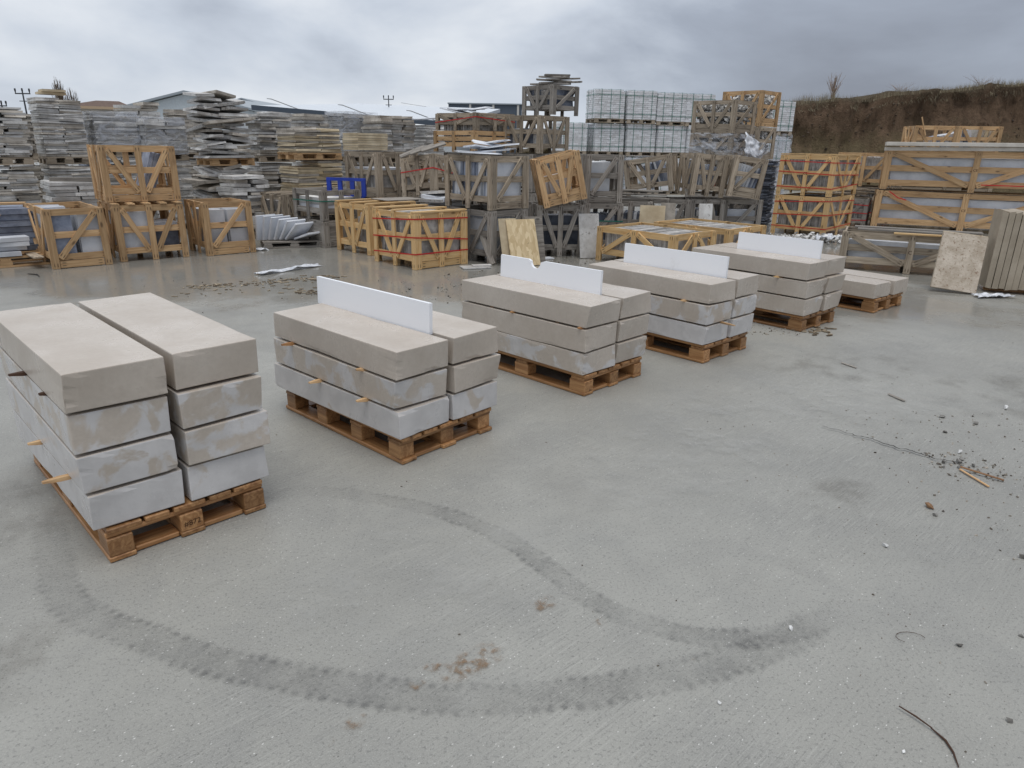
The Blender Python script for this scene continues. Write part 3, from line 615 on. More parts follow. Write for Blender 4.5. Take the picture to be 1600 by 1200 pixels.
for si, (x, y, yw, L, n, pit, pnx, where, brd) in enumerate(STK):
    yaw = R(yw); o_ = (x, y); D = 2 * SW + SG
    pc = loc2(o_, yaw, -L / 2 + (.0 if si else .01), D / 2)
    pallet(f'wet brown wooden pallet under {where}', pc, 0, yaw, L - .03, D - .06 + (.0 if si else -.02), 'wet', pnx, 3, .146, .004, 'pallets under the limestone blocks', '#872' if si == 0 else None)
    for k in range(n):
        for s_ in (0, 1):
            sd_ += 1; hh = pit - .013
            me = block_mesh(L + random.uniform(-.012, .012), SW - random.uniform(0, .008), hh, sd_, .012 if (si == 2 and k == 1 and s_ == 0) else 0)
            q = loc2(o_, yaw, -L / 2 + random.uniform(-.008, .008), SW / 2 + s_ * (SW + SG) + random.uniform(-.004, .004))
            ob = O('limestone_block', me); ob.location = (q[0], q[1], .148 + .003 + k * pit + hh / 2 + .005); ob.rotation_euler = (0, 0, yaw + random.gauss(0, .004))
            d = DUST[si][k][s_]; ob.color = (d, d, d, 1)
            tag(ob, f'limestone block, {LV[n][k]} layer, {"front left" if s_ == 0 else "rear right"} column, {where}', 'stone block', 'limestone blocks on pallets')
    # battens between the layers
    for k in range(1, n):
        for a in (-.28, -L + .3):
            q = loc2(o_, yaw, a, D / 2); z = .148 + k * pit + .0005
            ob = O('batten', boxm(D - .06, .035, .009, 'wet')); ob.location = (q[0], q[1], z); ob.rotation_euler = (0, 0, yaw + R(90))
            tag(ob, f'batten under {LV[n][k]} layer, {"near" if a > -.5 else "far"} end, {where}', 'batten', 'battens between block layers')
    if brd:
        a0, a1, notch = brd; bl = a1 - a0; h = .172; vs = []; prof = [(0, 0), (bl, 0), (bl, h)]
        if notch:
            cx0 = bl * .375; prof += [(cx0 + .085, h)] + [(cx0 + .05 * math.cos(t_), h - .012 - .05 * math.sin(t_)) for t_ in [math.pi * i / 10 for i in range(11)]] + [(cx0 - .075, h)]
        prof += [(0, h)]
        np_ = len(prof); vs = [(px - bl / 2, -.011, pz) for px, pz in prof] + [(px - bl / 2, .011, pz) for px, pz in prof]
        fs = [tuple(range(np_)), tuple(range(2 * np_ - 1, np_ - 1, -1))] + [(i, np_ + i, np_ + (i + 1) % np_, (i + 1) % np_) for i in range(np_)]
        ob = O('white_board', mk('white_board', vs, fs, 'board_white')); q = loc2(o_, yaw, (a0 + a1) / 2, SW + SG / 2)
        ob.location = (q[0], q[1], .148 + n * pit - .012); ob.rotation_euler = (R(-1.5), 0, yaw)
        tag(ob, f'white board standing on edge atop {where}', 'board', 'white boards standing on the stacks')
for si, a, lev, ln, mt, desc in [(0, -.68, 3, .13, 'shim_dark', 'dark stub of wood poking from under the top left block of the nearest stack'), (0, -.33, 3, .05, 'shim_dark', 'tiny dark wedge under the top left block of the nearest stack'), (0, -.70, 1, .10, 'tan', 'small pale wood splinter low on the far left side of the nearest stack'), (0, -.24, 1, .20, 'tan', 'long pale wood splinter sticking out low from the nearest stack'),
        (1, -.99, 2, .15, 'wet', 'charred brown stick at the far end of the second stack, upper joint'), (1, -.29, 2, .07, 'tan', 'short wood wedge under the top block of the second stack'), (1, -.71, 1, .17, 'tan', 'brown wood splinter in the lower joint at the middle of the second stack'), (1, -.27, 1, .13, 'tan', 'brown wood splinter in the lower joint near the corner of the second stack'),
        (2, -.68, 2, .04, 'wet', 'small red-brown wedge in the upper joint of the middle stack'), (2, -.06, 2, .04, 'wet', 'small brown wedge near the corner of the middle stack'), (3, -.22, 2, .07, 'tan', 'pale wood wedge in the upper joint of the fourth stack'), (4, -.30, 2, .10, 'pine', 'yellowish wood wedge in the upper joint of the fifth stack')]:
    x, y, yw, L, n, pit = STK[si][:6]; yaw = R(yw); ln *= .45; q = loc2((x, y), yaw, a, -ln * .5 + .03)
    ob = O('wood_shim', shim_mesh(ln + .06, .03, .015, mt)); ob.location = (q[0], q[1], .148 + lev * pit + .001); ob.rotation_euler = (0, R(5), yaw + R(90) + random.gauss(0, .12))
    tag(ob, desc, 'wood wedge')
x, y, yw, L, n, pit = STK[3][:6]; q = loc2((x, y), R(yw), .05, .2)
ob = O('wood_shim', shim_mesh(.2, .026, .013, 'tan')); ob.location = (q[0], q[1], .148 + pit + .001); ob.rotation_euler = (0, R(4), R(yw) + R(160)); tag(ob, 'wood stick poking from the end face of the fourth stack', 'wood wedge')

# ================================================================== CRATE, SLAB PACK AND STACK BUILDERS
def crate(label, c, z, yaw, L, D, H, wd='weather', F='V', Rt='V', Lf='V', B='V', rails=3, pw=.085, t=.022, tilt=(0, 0), top=None, kick='', straps=0, group=None, mark=None, deck=4, name='wooden_crate', strap_mat='red_strap'):
    yaw = R(yaw); rot = (Matrix.Rotation(yaw, 3, 'Z') @ Matrix.Rotation(R(tilt[0]), 3, 'X') @ Matrix.Rotation(R(tilt[1]), 3, 'Y')).to_euler()
    r_ = E(name, label, 'crate', (c[0], c[1], z + .003), group=group, rot=rot)
    J = .012 if wd in ('weather', 'greywood') else .006
    i_ = .003
    fcs = [(F, Vector((-L / 2, -D / 2, 0)), Vector((1, 0, 0)), Vector((0, -1, 0)), L, 'F'), (Rt, Vector((L / 2 - i_, -D / 2 + t + .002, 0)), Vector((0, 1, 0)), Vector((1, 0, 0)), D - 2 * t - .004, 'R'),
           (B, Vector((L / 2, D / 2, 0)), Vector((-1, 0, 0)), Vector((0, 1, 0)), L, 'B'), (Lf, Vector((-L / 2 + i_, D / 2 - t - .002, 0)), Vector((0, -1, 0)), Vector((-1, 0, 0)), D - 2 * t - .004, 'L')]
    zb = .10
    for pat, o, u, n, Wd, nm in fcs:
        P_ = lambda a, v, k: o + u * a + Vector((0, 0, v)) + n * k
        posts = [pw / 2, Wd - pw / 2]; bays = [(0, Wd)]
        if pat == 'VV': posts += [Wd / 2 - pw * .52, Wd / 2 + pw * .52]; bays = [(0, Wd / 2), (Wd / 2, Wd)]
        for a in posts: plank(r_, 'post', wd, P_(a, 0, -t / 2), P_(a, H - random.uniform(0, .012), -t / 2), pw, t, n, 0, J)
        rw = pw * .95; rn = rails
        for k in range(rn):
            v = zb + rw / 2 + (H - .004 - zb - rw) * k / (rn - 1)
            plank(r_, 'rail', wd, P_(t + .006, v, -1.5 * t), P_(Wd - t - .006, v, -1.5 * t), rw, t, n, 0, J * .6)
        for (b0, b1) in bays:
            bm_ = (b0 + b1) / 2; lo = zb + .03; hi = H - .05; e0 = b0 + pw + .02; e1 = b1 - pw - .02; dw = pw * .8; kk = -t / 2 - .0016
            if pat in ('V', 'VV', 'A', 'H'):
                mp_ = plank(r_, 'post', wd, P_(bm_, 0, -t / 2), P_(bm_, H - .004, -t / 2), pw * .9, t, n, 0, J)
                if mark and nm == 'F':
                    O('stamp', text_mesh(mark, .07), mp_, Matrix.Translation((.05 * H, 0, t / 2 + .001)) @ Matrix.Rotation(R(-90), 4, 'Z'))
            ends = {'V': [((e0, hi), (bm_ - pw * .62, lo)), ((bm_ + pw * .62, lo), (e1, hi))], 'A': [((e0, lo), (bm_ - pw * .62, hi)), ((bm_ + pw * .62, hi), (e1, lo))], '/': [((e0, lo), (e1, hi))], '\\': [((e0, hi), (e1, lo))]}.get('V' if pat == 'VV' else pat, [])
            for (a0, v0), (a1, v1) in ends: plank(r_, 'brace', wd, P_(a0, v0, kk), P_(a1, v1, kk), dw, t - .003, n, 0, J)
        if nm in kick: plank(r_, 'base_board', wd, P_(pw + .004, zb * .5, -1.4 * t), P_(Wd - pw - .004, zb * .5, -1.4 * t), zb - .012, t, n)
    for k in range(deck):
        yy = -D / 2 + 2.4 * t + .06 + (D - 4.8 * t - .12) * k / max(1, deck - 1)
        plank(r_, 'deck_board', wd, (-L / 2 + 2.3 * t, yy, zb + .01), (L / 2 - 2.3 * t, yy, zb + .01), .1, t, (0, 0, 1))
    if top:
        n_ = top if isinstance(top, int) else 4
        for k in range(n_):
            xx = -L / 2 + .05 + (L - .1) * k / (n_ - 1); plank(r_, 'lid_board', wd, (xx, -D / 2 + .002, H + t / 2 + .001), (xx, D / 2 - .002, H + t / 2 + .001), pw, t * .9, (0, 0, 1), 0, .008)
    for k in range(straps):
        v = H * (.84 - .62 * k / max(1, straps - 1)) if straps > 1 else H * .6
        e_ = .004; b = MB(); hw = .008; dz = [random.uniform(-.05, .05) for _ in range(4)]
        cs = [(-L / 2 - e_, -D / 2 - e_), (L / 2 + e_, -D / 2 - e_), (L / 2 + e_, D / 2 + e_), (-L / 2 - e_, D / 2 + e_)]
        for i in range(4):
            a, b2 = cs[i], cs[(i + 1) % 4]; za, zb_ = v + dz[i], v + dz[(i + 1) % 4]; nx_, ny_ = (b2[1] - a[1]), -(b2[0] - a[0]); l_ = math.hypot(nx_, ny_); nx_, ny_ = nx_ / l_ * .002, ny_ / l_ * .002
            b.add([(a[0], a[1], za - hw), (b2[0], b2[1], zb_ - hw), (b2[0], b2[1], zb_ + hw), (a[0], a[1], za + hw), (a[0] + nx_, a[1] + ny_, za - hw), (b2[0] + nx_, b2[1] + ny_, zb_ - hw), (b2[0] + nx_, b2[1] + ny_, zb_ + hw), (a[0] + nx_, a[1] + ny_, za + hw)], [(4, 5, 6, 7), (3, 2, 1, 0), (7, 6, 2, 3), (0, 1, 5, 4)], .5)
        O('strap', b.mesh('strap', strap_mat), r_)
    return r_
_uc = {}
def unit_slab(mat, rough):
    k = (mat, rough)
    if k not in _uc:
        l = []
        for i in range(8):
            rn = random.Random(i * 13 + 5); vs = []
            for v in bv(-.5, .5, -.5, .5, -.5, .5): vs.append((v[0] + rn.gauss(0, rough), v[1] + rn.gauss(0, rough), v[2] + rn.gauss(0, rough * 1.6)))
            l.append(mk('slab', vs, BF, mat))
        _uc[k] = l
    return random.choice(_uc[k])
def slab(parent, mat, size, M4, rough=.012, name='slab'):
    return O(name, unit_slab(mat, rough), parent, M4 @ Matrix.Diagonal((*size, 1)))
def pack(label, c, z, yaw, L, D, H, mode, n, mat, jit=.01, tilt=(0, 0), name='slab_pack', cat='stone slabs', group=None, rows=1, part='slab', lean=0.0):
    """a pack of n slabs: 'x'/'y' stand on edge one behind another along x / y, 'z' lie flat"""
    yaw = R(yaw); rot = (Matrix.Rotation(yaw, 3, 'Z') @ Matrix.Rotation(R(tilt[0]), 3, 'X') @ Matrix.Rotation(R(tilt[1]), 3, 'Y')).to_euler()
    r_ = E(name, label, cat, (c[0], c[1], z + .004), group=group, rot=rot)
    mats = mat if isinstance(mat, (list, tuple)) else [mat]
    for w in range(rows):
        for k in range(n):
            m_ = random.choice(mats); j = lambda s=1: random.uniform(-jit, jit) * s
            if mode == 'x': th = L / n; slab(r_, m_, (th * .9, D + j(), H / rows * .985 - abs(j())), T(-L / 2 + th * (k + .5), j(), H / rows * (w + .5) - abs(j(.5)), 0, 0, R(lean) + j(.6)), .006, part)
            elif mode == 'y': th = D / n; slab(r_, m_, (L + j(), th * .9, H / rows * .985 - abs(j(2))), T(j(), -D / 2 + th * (k + .5), H / rows * (w + .5) - abs(j()), 0, R(lean) + j(.6), 0), .006, part)
            else: th = H / n; slab(r_, m_, (L + j(2), D + j(2), th * .9), T(j(2), j(2), th * (k + .5), j(2)), .006, part)
    return r_
def short(l, n):
    w = l.split()[:n]
    while w[-1] in ('the', 'a', 'of', 'in', 'on', 'with', 'from', 'by', 'at', 'under', 'right', 'behind', 'above', 'below', 'few', 'beside', 'and', 'far'): w.pop()
    return ' '.join(w).rstrip(',')
def spallet(label, c, z, yaw, L, D, wd='weather', H=.12): return pallet(label, c, z, yaw, L, D, wd, 3, 3, H, 0, 'pallets in the yard stacks', None, True)
def wrinkle_box(L, D, H, seed, bottom=0.0, nx=9):
    bm = bmesh.new(); bmesh.ops.create_cube(bm, size=1); bmesh.ops.delete(bm, geom=[f for f in bm.faces if f.normal.z < -.5], context='FACES')
    bmesh.ops.subdivide_edges(bm, edges=bm.edges[:], cuts=nx, use_grid_fill=True)
    for v in bm.verts:
        p = v.co; n = mnoise.noise((p.x * 4 + seed, p.y * 4, p.z * 5)); n2 = mnoise.noise((p.x * 11 + seed, p.y * 11, p.z * 9))
        k = 1 + .05 * n + .03 * n2
        v.co = Vector((p.x * L * k, p.y * D * k, (p.z + .5) * H + (bottom * n if p.z < -.4 else 0) + .01 * n2))
    me = bpy.data.meshes.new('plastic_wrap'); bm.to_mesh(me); bm.free(); me.materials.append(MAT['plastic']); return me
def stack(label, c, yaw, L, D, tiers, cols, th, jit, mats, tiltj=.01, wrap=None, lean=(0, 0), pal='weather', rows=1):
    """loose flat slabs piled in tiers on pallets; every slab is a part"""
    r_ = E('slab_stack', label, 'slab stack', (c[0], c[1], 0), R(yaw), 'stacks of flat stone slabs')
    for ti, (z0, z1) in enumerate(tiers):
        if ti or pal: spallet(f'pallet under the {["lower", "upper", "third"][ti]} tier, {short(label, 10)}', c, z0 - .125, R(yaw), L * 1.02, D * 1.02, pal or 'weather')
        z = z0; k = 0
        while z < z1:
            t = random.uniform(*th); f = (z - z0) / (z1 - z0); tj = tiltj * (.5 + f)
            cuts = [0] + sorted(i / cols + random.gauss(0, .10 / cols) for i in range(1, cols)) + [1] if cols > 1 else [0, 1]
            if cols > 1 and random.random() < .25: cuts = [0, 1]
            for a, b in zip(cuts[:-1], cuts[1:]):
                w = (b - a) * L
                if f > .88 and random.random() < .3: continue
                M4 = T((a + b - 1) / 2 * L + random.gauss(0, jit) + lean[0] * f, random.gauss(0, jit) + lean[1] * f, z + t / 2, random.gauss(0, jit * 1.2), random.gauss(0, tj), random.gauss(0, tj))
                slab(r_, random.choice(mats), (w * .985 + random.gauss(0, jit), D + random.gauss(0, jit), t * random.uniform(.82, .97)), M4, .014)
            z += t; k += 1
        if wrap and ti in wrap: O('plastic_wrap', wrinkle_box(L * 1.05, D * 1.05, (z1 - z0) + .05, len(label) * 1.7), r_, T(lean[0] * .5, 0, z0 - .02))
    return r_

# ================================================================== THE LEFT WALL OF SLAB STACKS
G_, BR = 'slab_grey', 'slab_brown'
MIX = [G_, G_, BR]
stack('weathered slab stack cut by the left edge of the picture', (-8.10, 11.40), 45, .68, .62, [(.12, 1.18), (1.31, 2.0)], 2, (.028, .05), .018, [BR, G_, G_])
stack('tallest tight slab stack at left with a few tan blocks on top', (-7.72, 12.35), 45, .64, .58, [(.12, 1.18), (1.31, 2.22)], 2, (.026, .042), .006, MIX)
stack('shadowed slab stack in the gap behind the two leftmost stacks', (-9.15, 13.7), 45, .8, .65, [(.12, 1.2), (1.33, 2.0)], 2, (.04, .06), .02, [BR])  # added stack, keeps bright sky from showing through the gap
pack('small tan sawn blocks lying on the tallest slab stack at left', (-7.72, 12.32), 2.27, 45, .36, .3, .08, 'z', 2, 'slab_tan', .02)
stack('bluish slab stack in the gap right of the tallest stack', (-8.15, 14.1), 45, .58, .55, [(.12, 1.2), (1.33, 2.05)], 2, (.028, .045), .009, ['slab_blue', G_])
stack('slab stack with torn plastic film on top behind the upper crate', (-7.22, 13.05), 45, .70, .60, [(.12, 1.3), (1.43, 2.02)], 2, (.03, .05), .005, [G_], wrap=[1])
stack('square slab stack far behind, below the brown-roofed house', (-8.5, 16.5), 45, .72, .65, [(.12, 1.2), (1.33, 2.38)], 2, (.05, .08), .012, [G_, BR])
stack('film-covered slab stack left of the messy leaning stack', (-6.48, 13.3), 45, .68, .60, [(.12, 1.24), (1.37, 1.95)], 2, (.045, .07), .01, [G_], wrap=[1])
stack('brownish slab stack far behind, right of the square one', (-7.6, 17.0), 45, .8, .65, [(.12, 1.2), (1.33, 2.3)], 2, (.05, .08), .02, [BR])
stack('messy toppling slab stack with slabs lying at odd angles', (-5.22, 13.0), 45, .76, .66, [(.12, 1.16), (1.31, 2.34)], 2, (.035, .06), .06, [G_, G_, BR], .10, lean=(-.16, -.05), pal='tan')
stack('low uneven slab pile at the foot of the toppling stack', (-4.72, 12.4), 45, .55, .6, [(.12, 1.02)], 2, (.05, .08), .03, MIX, .02)
stack('shadowed slab stack right behind the toppling stack', (-5.05, 14.9), 45, .74, .66, [(.12, 1.2), (1.33, 2.12)], 2, (.04, .06), .03, MIX)
stack('rough slab stack behind the tan sawn slabs', (-4.4, 16.0), 45, .85, .66, [(.12, 1.2), (1.33, 2.16)], 2, (.045, .07), .025, [BR, G_])
stack('film-wrapped slab stack above the small tan pack', (-3.58, 16.0), 45, .85, .66, [(.12, 1.2), (1.33, 2.2)], 2, (.045, .07), .01, [G_], wrap=[1])
stack('three-column slab stack behind the two-bay crate', (-2.72, 15.6), 45, .85, .66, [(.12, 1.2), (1.33, 2.12)], 3, (.045, .065), .02, [G_, BR])
stack('slim slab stack leaning beside the slatted crates', (-2.02, 16.4), 45, .55, .6, [(.12, 1.2), (1.33, 2.06)], 1, (.035, .05), .012, [G_], lean=(.06, 0))
pack('lone pale slab resting on the slim leaning slab stack', (-2.0, 16.3), 2.11, 60, .6, .3, .03, 'z', 1, 'pale', tilt=(0, -5))
stack('tan sawn slab stack in two tiers behind the dark slatted crate', (-3.85, 13.55), 45, .92, .70, [(.12, 1.3), (1.42, 1.84)], 2, (.03, .045), .006, ['slab_tan', 'slab_tan', BR], pal='tan')
pack('neat tan slab pack resting on the two-bay crate', (-2.72, 13.15), 1.475, 45, .62, .5, .29, 'z', 7, 'slab_tan', .006)

# ================================================================== LEFT FRONT ROW
crate('open crate at far left holding grey and pale slabs', (-6.07, 9.48), 0, 43, .69, 1.2, .75, 'tan', '/', 'V', 'V', 'V', kick='F')
pack('blue-grey slabs standing in the open crate at far left', loc2((-6.07, 9.48), R(43), -.16, -.30), .13, 43, .26, .5, .55, 'y', 8, 'slab_blue')
pack('pale slabs standing beside the blue-grey ones in the open crate', loc2((-6.07, 9.48), R(43), .16, -.26), .13, 43, .26, .55, .58, 'y', 10, 'pale')
pack('white slabs at the back of the open crate at far left', loc2((-6.07, 9.48), R(43), -.1, .3), .13, 43, .3, .4, .60, 'y', 8, 'marble')
crate('crate with pale slabs under the raised crate at left', (-5.37, 10.12), 0, 40, .89, 1.0, .75, 'tan', 'V', 'V', 'V', 'V', top=5)
pack('pale slabs in the left half of the crate under the raised crate', loc2((-5.37, 10.12), R(40), -.2, -.12), .13, 40, .38, .6, .54, 'y', 10, 'pale')
pack('dark grey slabs in the right half of the crate under the raised crate', loc2((-5.37, 10.12), R(40), .21, -.08), .13, 40, .34, .5, .30, 'y', 9, 'slate')
pack('low white slab lying on the dark grey slabs under the raised crate', loc2((-5.37, 10.12), R(40), .21, -.1), .44, 40, .33, .45, .05, 'z', 1, 'marble')
crate('raised half-empty crate standing on two crates at left', (-5.43, 10.22), .778, 39, .95, .85, .74, 'tan', 'V', 'V', 'V', 'V', kick='FL')
pack('tilted grey slabs inside the raised crate at left', loc2((-5.43, 10.22), R(39), .12, .02), .93, 39, .17, .45, .52, 'x', 6, 'slab_blue', tilt=(0, 19))
crate('crate with four rounded pale stone packs left of the marble fan', (-4.47, 10.63), 0, 42, .71, .8, .76, 'tan', '/', 'V', 'V', 'V', kick='F')
for k, (dx, zz_) in enumerate([(-.15, .13), (.16, .13), (-.15, .40), (.16, .40)]):
    pack(f'pale rounded slab pack, {["lower left", "lower right", "upper left", "upper right"][k]} of four in the crate by the marble fan', loc2((-4.47, 10.63), R(42), dx, -.05), zz_, 42, .27, .5, .25, 'y', 8, 'pale', group='slab packs in the crate by the marble fan')
# far left pallet of grey slabs
spallet('weathered pallet at the left edge carrying grey slabs', (-6.9, 9.25), 0, R(43), 1.3, 1.0, 'tan', .13)
pack('thick grey slabs stacked flat at the left edge', (-7.05, 9.55), .135, 43, .95, .6, .56, 'z', 7, ['slab_blue', 'slate', 'slab_blue'], .02)
pack('light grey kerb stones piled in front of the grey slabs at the left edge', (-6.66, 8.98), .135, 43, .55, .22, .24, 'z', 4, 'pale', .03)
def board(label, p0, p1, w, t, nrm, mat, name='plank', cat='plank'):
    p0 = Vector(p0); p1 = Vector(p1); x_ = (p1 - p0); L_ = x_.length; x_.normalize(); z_ = Vector(nrm); z_ = (z_ - x_ * z_.dot(x_)).normalized(); y_ = z_.cross(x_)
    M4 = Matrix((x_, y_, z_)).transposed().to_4x4(); M4.translation = (p0 + p1) / 2
    o = O(name, boxm(L_, w, t, mat, .003)); o.matrix_world = M4; return tag(o, label, cat)
board('loose plank leaning over the grey slabs at the left edge', (-6.73, 9.13, .62), (-7.15, 9.35, .93), .10, .03, (.6, -.75, .4), 'weather')
board('plank lying across the top of the grey slabs at the left edge', (-7.9, 9.2, .745), (-6.75, 9.75, .745), .1, .03, (0, 0, 1), 'tan')
board('upright broken plank beside the open crate at far left', (-6.55, 9.55, .14), (-6.78, 9.8, .72), .08, .022, (.7, -.7, .2), 'tan')
board('short board lying on the pallet at the left edge', (-6.45, 9.2, .145), (-6.1, 8.85, .145), .12, .022, (0, 0, 1), 'weather')
board('grey board lying on the slab pile above the open crate', (-7.1, 10.9, 1.0), (-6.3, 11.3, 1.0), .12, .06, (0, 0, 1), 'greywood')
stack('low grey slab pile behind the open crate at far left', (-6.9, 11.1), 45, .7, .5, [(.12, .96)], 2, (.045, .07), .02, [G_])
# marble fan
spallet('broken dark pallet under the fan of white marble slabs', (-3.62, 11.35), 0, R(25), .95, .55, 'greywood', .1)
for k, (dx, a, hgt) in enumerate([(-.34, 4, .38), (-.25, 10, .38), (-.17, 17, .37), (-.09, 25, .36), (-.01, 34, .36), (.07, 45, .36), (.20, 72, .34)]):
    fy = R(-28); q = loc2((-3.66, 11.25), R(4), dx + math.sin(R(a)) * hgt * .5, 0)
    ob = O('marble_slab', boxm(.03, .40, hgt, 'marble', .003)); ob.location = (q[0], q[1], .115 + math.cos(R(a)) * hgt / 2 + abs(math.sin(R(a))) * .015); ob.rotation_euler = (Matrix.Rotation(fy, 3, 'Z') @ Matrix.Rotation(R(a), 3, 'Y')).to_euler()
    tag(ob, f'white marble slab, {["leftmost, nearly upright", "second", "third", "fourth", "fifth", "sixth, leaning far over", "rightmost, almost flat"][k]} of the fallen fan', 'marble slab', 'white marble slabs fallen like a fan')
crate('small crate with two bays behind the marble fan', (-3.98, 12.36), 0, -38, .76, .62, .75, 'weather', 'V', 'V', 'V', 'V', top=4)
pack('grey slabs in the small crate behind the marble fan', (-3.98, 12.36), .13, -38, .62, .46, .52, 'x', 14, 'tile')
c6 = (-3.10, 11.69)
crate('lower dark slatted crate beside the marble fan', c6, 0, -45, .92, .72, .42, 'greywood', 'H', 'H', 'H', 'H', rails=4, kick='FR')
crate('upper dark slatted crate with white slabs under the blue frame', c6, .425, -45, .92, .72, .46, 'greywood', 'H', 'H', 'H', 'H', rails=2, strap_mat='green_strap', straps=1)
pack('brown and white slabs lying flat in the lower dark slatted crate', c6, .125, -45, .78, .58, .27, 'z', 6, ['pale', BR, 'slab_tan'])
pack('white slabs lying flat in the upper dark slatted crate', c6, .545, -45, .78, .56, .22, 'z', 4, ['marble', G_])
bf = E('blue_steel_frame', 'blue steel stillage frame with four uprights', 'frame', (-2.77, 11.72, .775), R(-14))
for x_ in (-.31, -.11, .11, .31): b = MB(); b.box(x_ - .035, x_ + .035, -.02, .02, 0, .235); O('upright', b.mesh('upright', 'blue_paint'), bf)
b = MB(); b.box(-.345, .345, -.024, .024, .236, .285); O('top_bar', b.mesh('top_bar', 'blue_paint'), bf)
b = MB(); b.box(-.33, .33, -.018, .018, -.02, -.001); O('foot_bar', b.mesh('foot_bar', 'blue_paint'), bf)
c7 = (-2.17, 11.01)
crate('yellow pine crate without straps left of the strapped crate', c7, 0, -42.7, .88, .9, .735, 'pine', 'V', 'V', 'V', 'V', top=3)
pack('grey tiles on edge in the unstrapped pine crate', loc2(c7, R(-42.7), .2, -.05), .13, -42.7, .36, .6, .42, 'x', 16, 'tile', part='tile')
pack('white tilted slab inside the unstrapped pine crate', loc2(c7, R(-42.7), .0, -.1), .13, -42.7, .04, .5, .5, 'x', 1, 'marble', tilt=(0, 14))
board('grey sheet lying on top of the unstrapped pine crate', (-2.1, 11.0, .775), (-1.6, 11.45, .775), .5, .012, (0, 0, 1), 'greywood', 'sheet', 'sheet')
c8 = (-1.33, 9.87)
crate('yellow pine crate bound with red straps, nearest the camera', c8, 0, -46.6, 1.0, .90, .735, 'pine', 'V', 'V', 'V', 'V', top=3, kick='R', straps=3)
for w_ in (0, 1):
    pack(f'{["lower", "upper"][w_]} row of grey tiles in the nearest red-strapped pine crate', c8, .125 + w_ * .30, -46.6, .86, .74, .285, 'x', 34, 'tile', .012, part='tile', cat='tile pack', group='tile rows in the red-strapped crate')

# ================================================================== MIDDLE ROW
c9 = (-2.37, 12.75)
crate('lower weathered crate under the two-bay crate behind the blue frame', c9, 0, -45, 1.0, .86, .69, 'weather', 'H', 'H', 'H', 'H', rails=4)
crate('weathered two-bay crate behind the blue frame', c9, .7, -45, 1.0, .86, .76, 'weather', 'V', 'V', 'V', 'V', kick='FR')
pack('grey slabs half filling the weathered two-bay crate', c9, .83, -45, .84, .7, .30, 'x', 18, ['tile', 'slab_grey'])
pack('white sheet slab lying inside the two-bay crate', c9, 1.16, -45, .82, .68, .04, 'z', 1, 'marble')
pack('grey slabs inside the lower crate under the two-bay crate', c9, .125, -45, .84, .7, .5, 'z', 10, 'slab_grey')
c10 = (-.42, 10.36)
crate('lower grey crate beneath the big weathered slab crate', c10, 0, -45, 1.0, .73, .735, 'greywood', 'V', '/', 'V', 'V')
pack('pale slabs in the lower grey crate beneath the big slab crate', c10, .125, -45, .84, .58, .5, 'y', 12, 'pale')
crate('big weathered crate of bluish slabs with marble offcuts on top', c10, .745, -45, 1.0, .73, .715, 'weather', 'V', '/', 'V', 'V', kick='R')
pack('bluish white slabs on edge filling the big weathered crate', c10, .875, -45, .86, .58, .52, 'x', 17, ['pale', 'pale', 'marble', 'slab_blue'], .02, lean=3)
for k, (dx, dy, rz, ry, rx, l, w) in enumerate([(-.14, -.12, 20, 2, 1, .62, .42), (.06, .02, -15, -4, 2, .55, .40), (-.06, .06, 40, 6, -4, .52, .34), (.16, -.06, -35, -7, 3, .46, .32), (-.02, .12, 5, 9, 5, .42, .3), (.1, .1, 60, -5, -5, .36, .26)]):
    q = (c10[0] + dx + .03, c10[1] + dy); ob = O('marble_offcut', unit_slab('marble', .05)); ob.matrix_world = T(q[0], q[1], 1.50 + k * .03, R(rz), R(rx), R(ry)) @ Matrix.Diagonal((l, w, .02, 1))
    tag(ob, f'thin white marble offcut, {["lowest", "second", "third", "fourth", "fifth", "topmost"][k]} of the loose pile on the big weathered crate', 'marble offcut', 'marble offcuts piled on the big crate')
# broken crate and pale pile left of it
crate('grey crate under the broken reddish crate', (-1.58, 11.95), 0, -45, .8, .66, .72, 'greywood', 'V', '/', 'V', 'V')
pack('dark slabs in the grey crate under the broken reddish crate', (-1.58, 11.95), .125, -45, .62, .5, .45, 'x', 10, 'slate')
crate('broken reddish crate leaning beside the big weathered crate', (-1.42, 11.85), .78, -38, .74, .55, .62, 'weather', 'V', '\\', '/', 'V', tilt=(-6, -8), straps=1)
for k, (dx, dz, ry) in enumerate([(-.24, 0, -24), (-.08, .05, -30), (.10, .10, -34)]):
    board(f'{["left", "middle", "right"][k]} broken grey board on top of the leaning reddish crate', (-1.42 + dx - .2, 11.65, 1.40 + dz), (-1.42 + dx + .18, 11.75, 1.56 + dz * .6), .10, .025, (-.4, -.5, .8), 'greywood')
stack('low pile of pale offcut slabs behind the strapped pine crate', (-1.12, 11.1), -40, .5, .5, [(.12, .96)], 1, (.04, .055), .045, ['pale', 'marble', G_], .03)
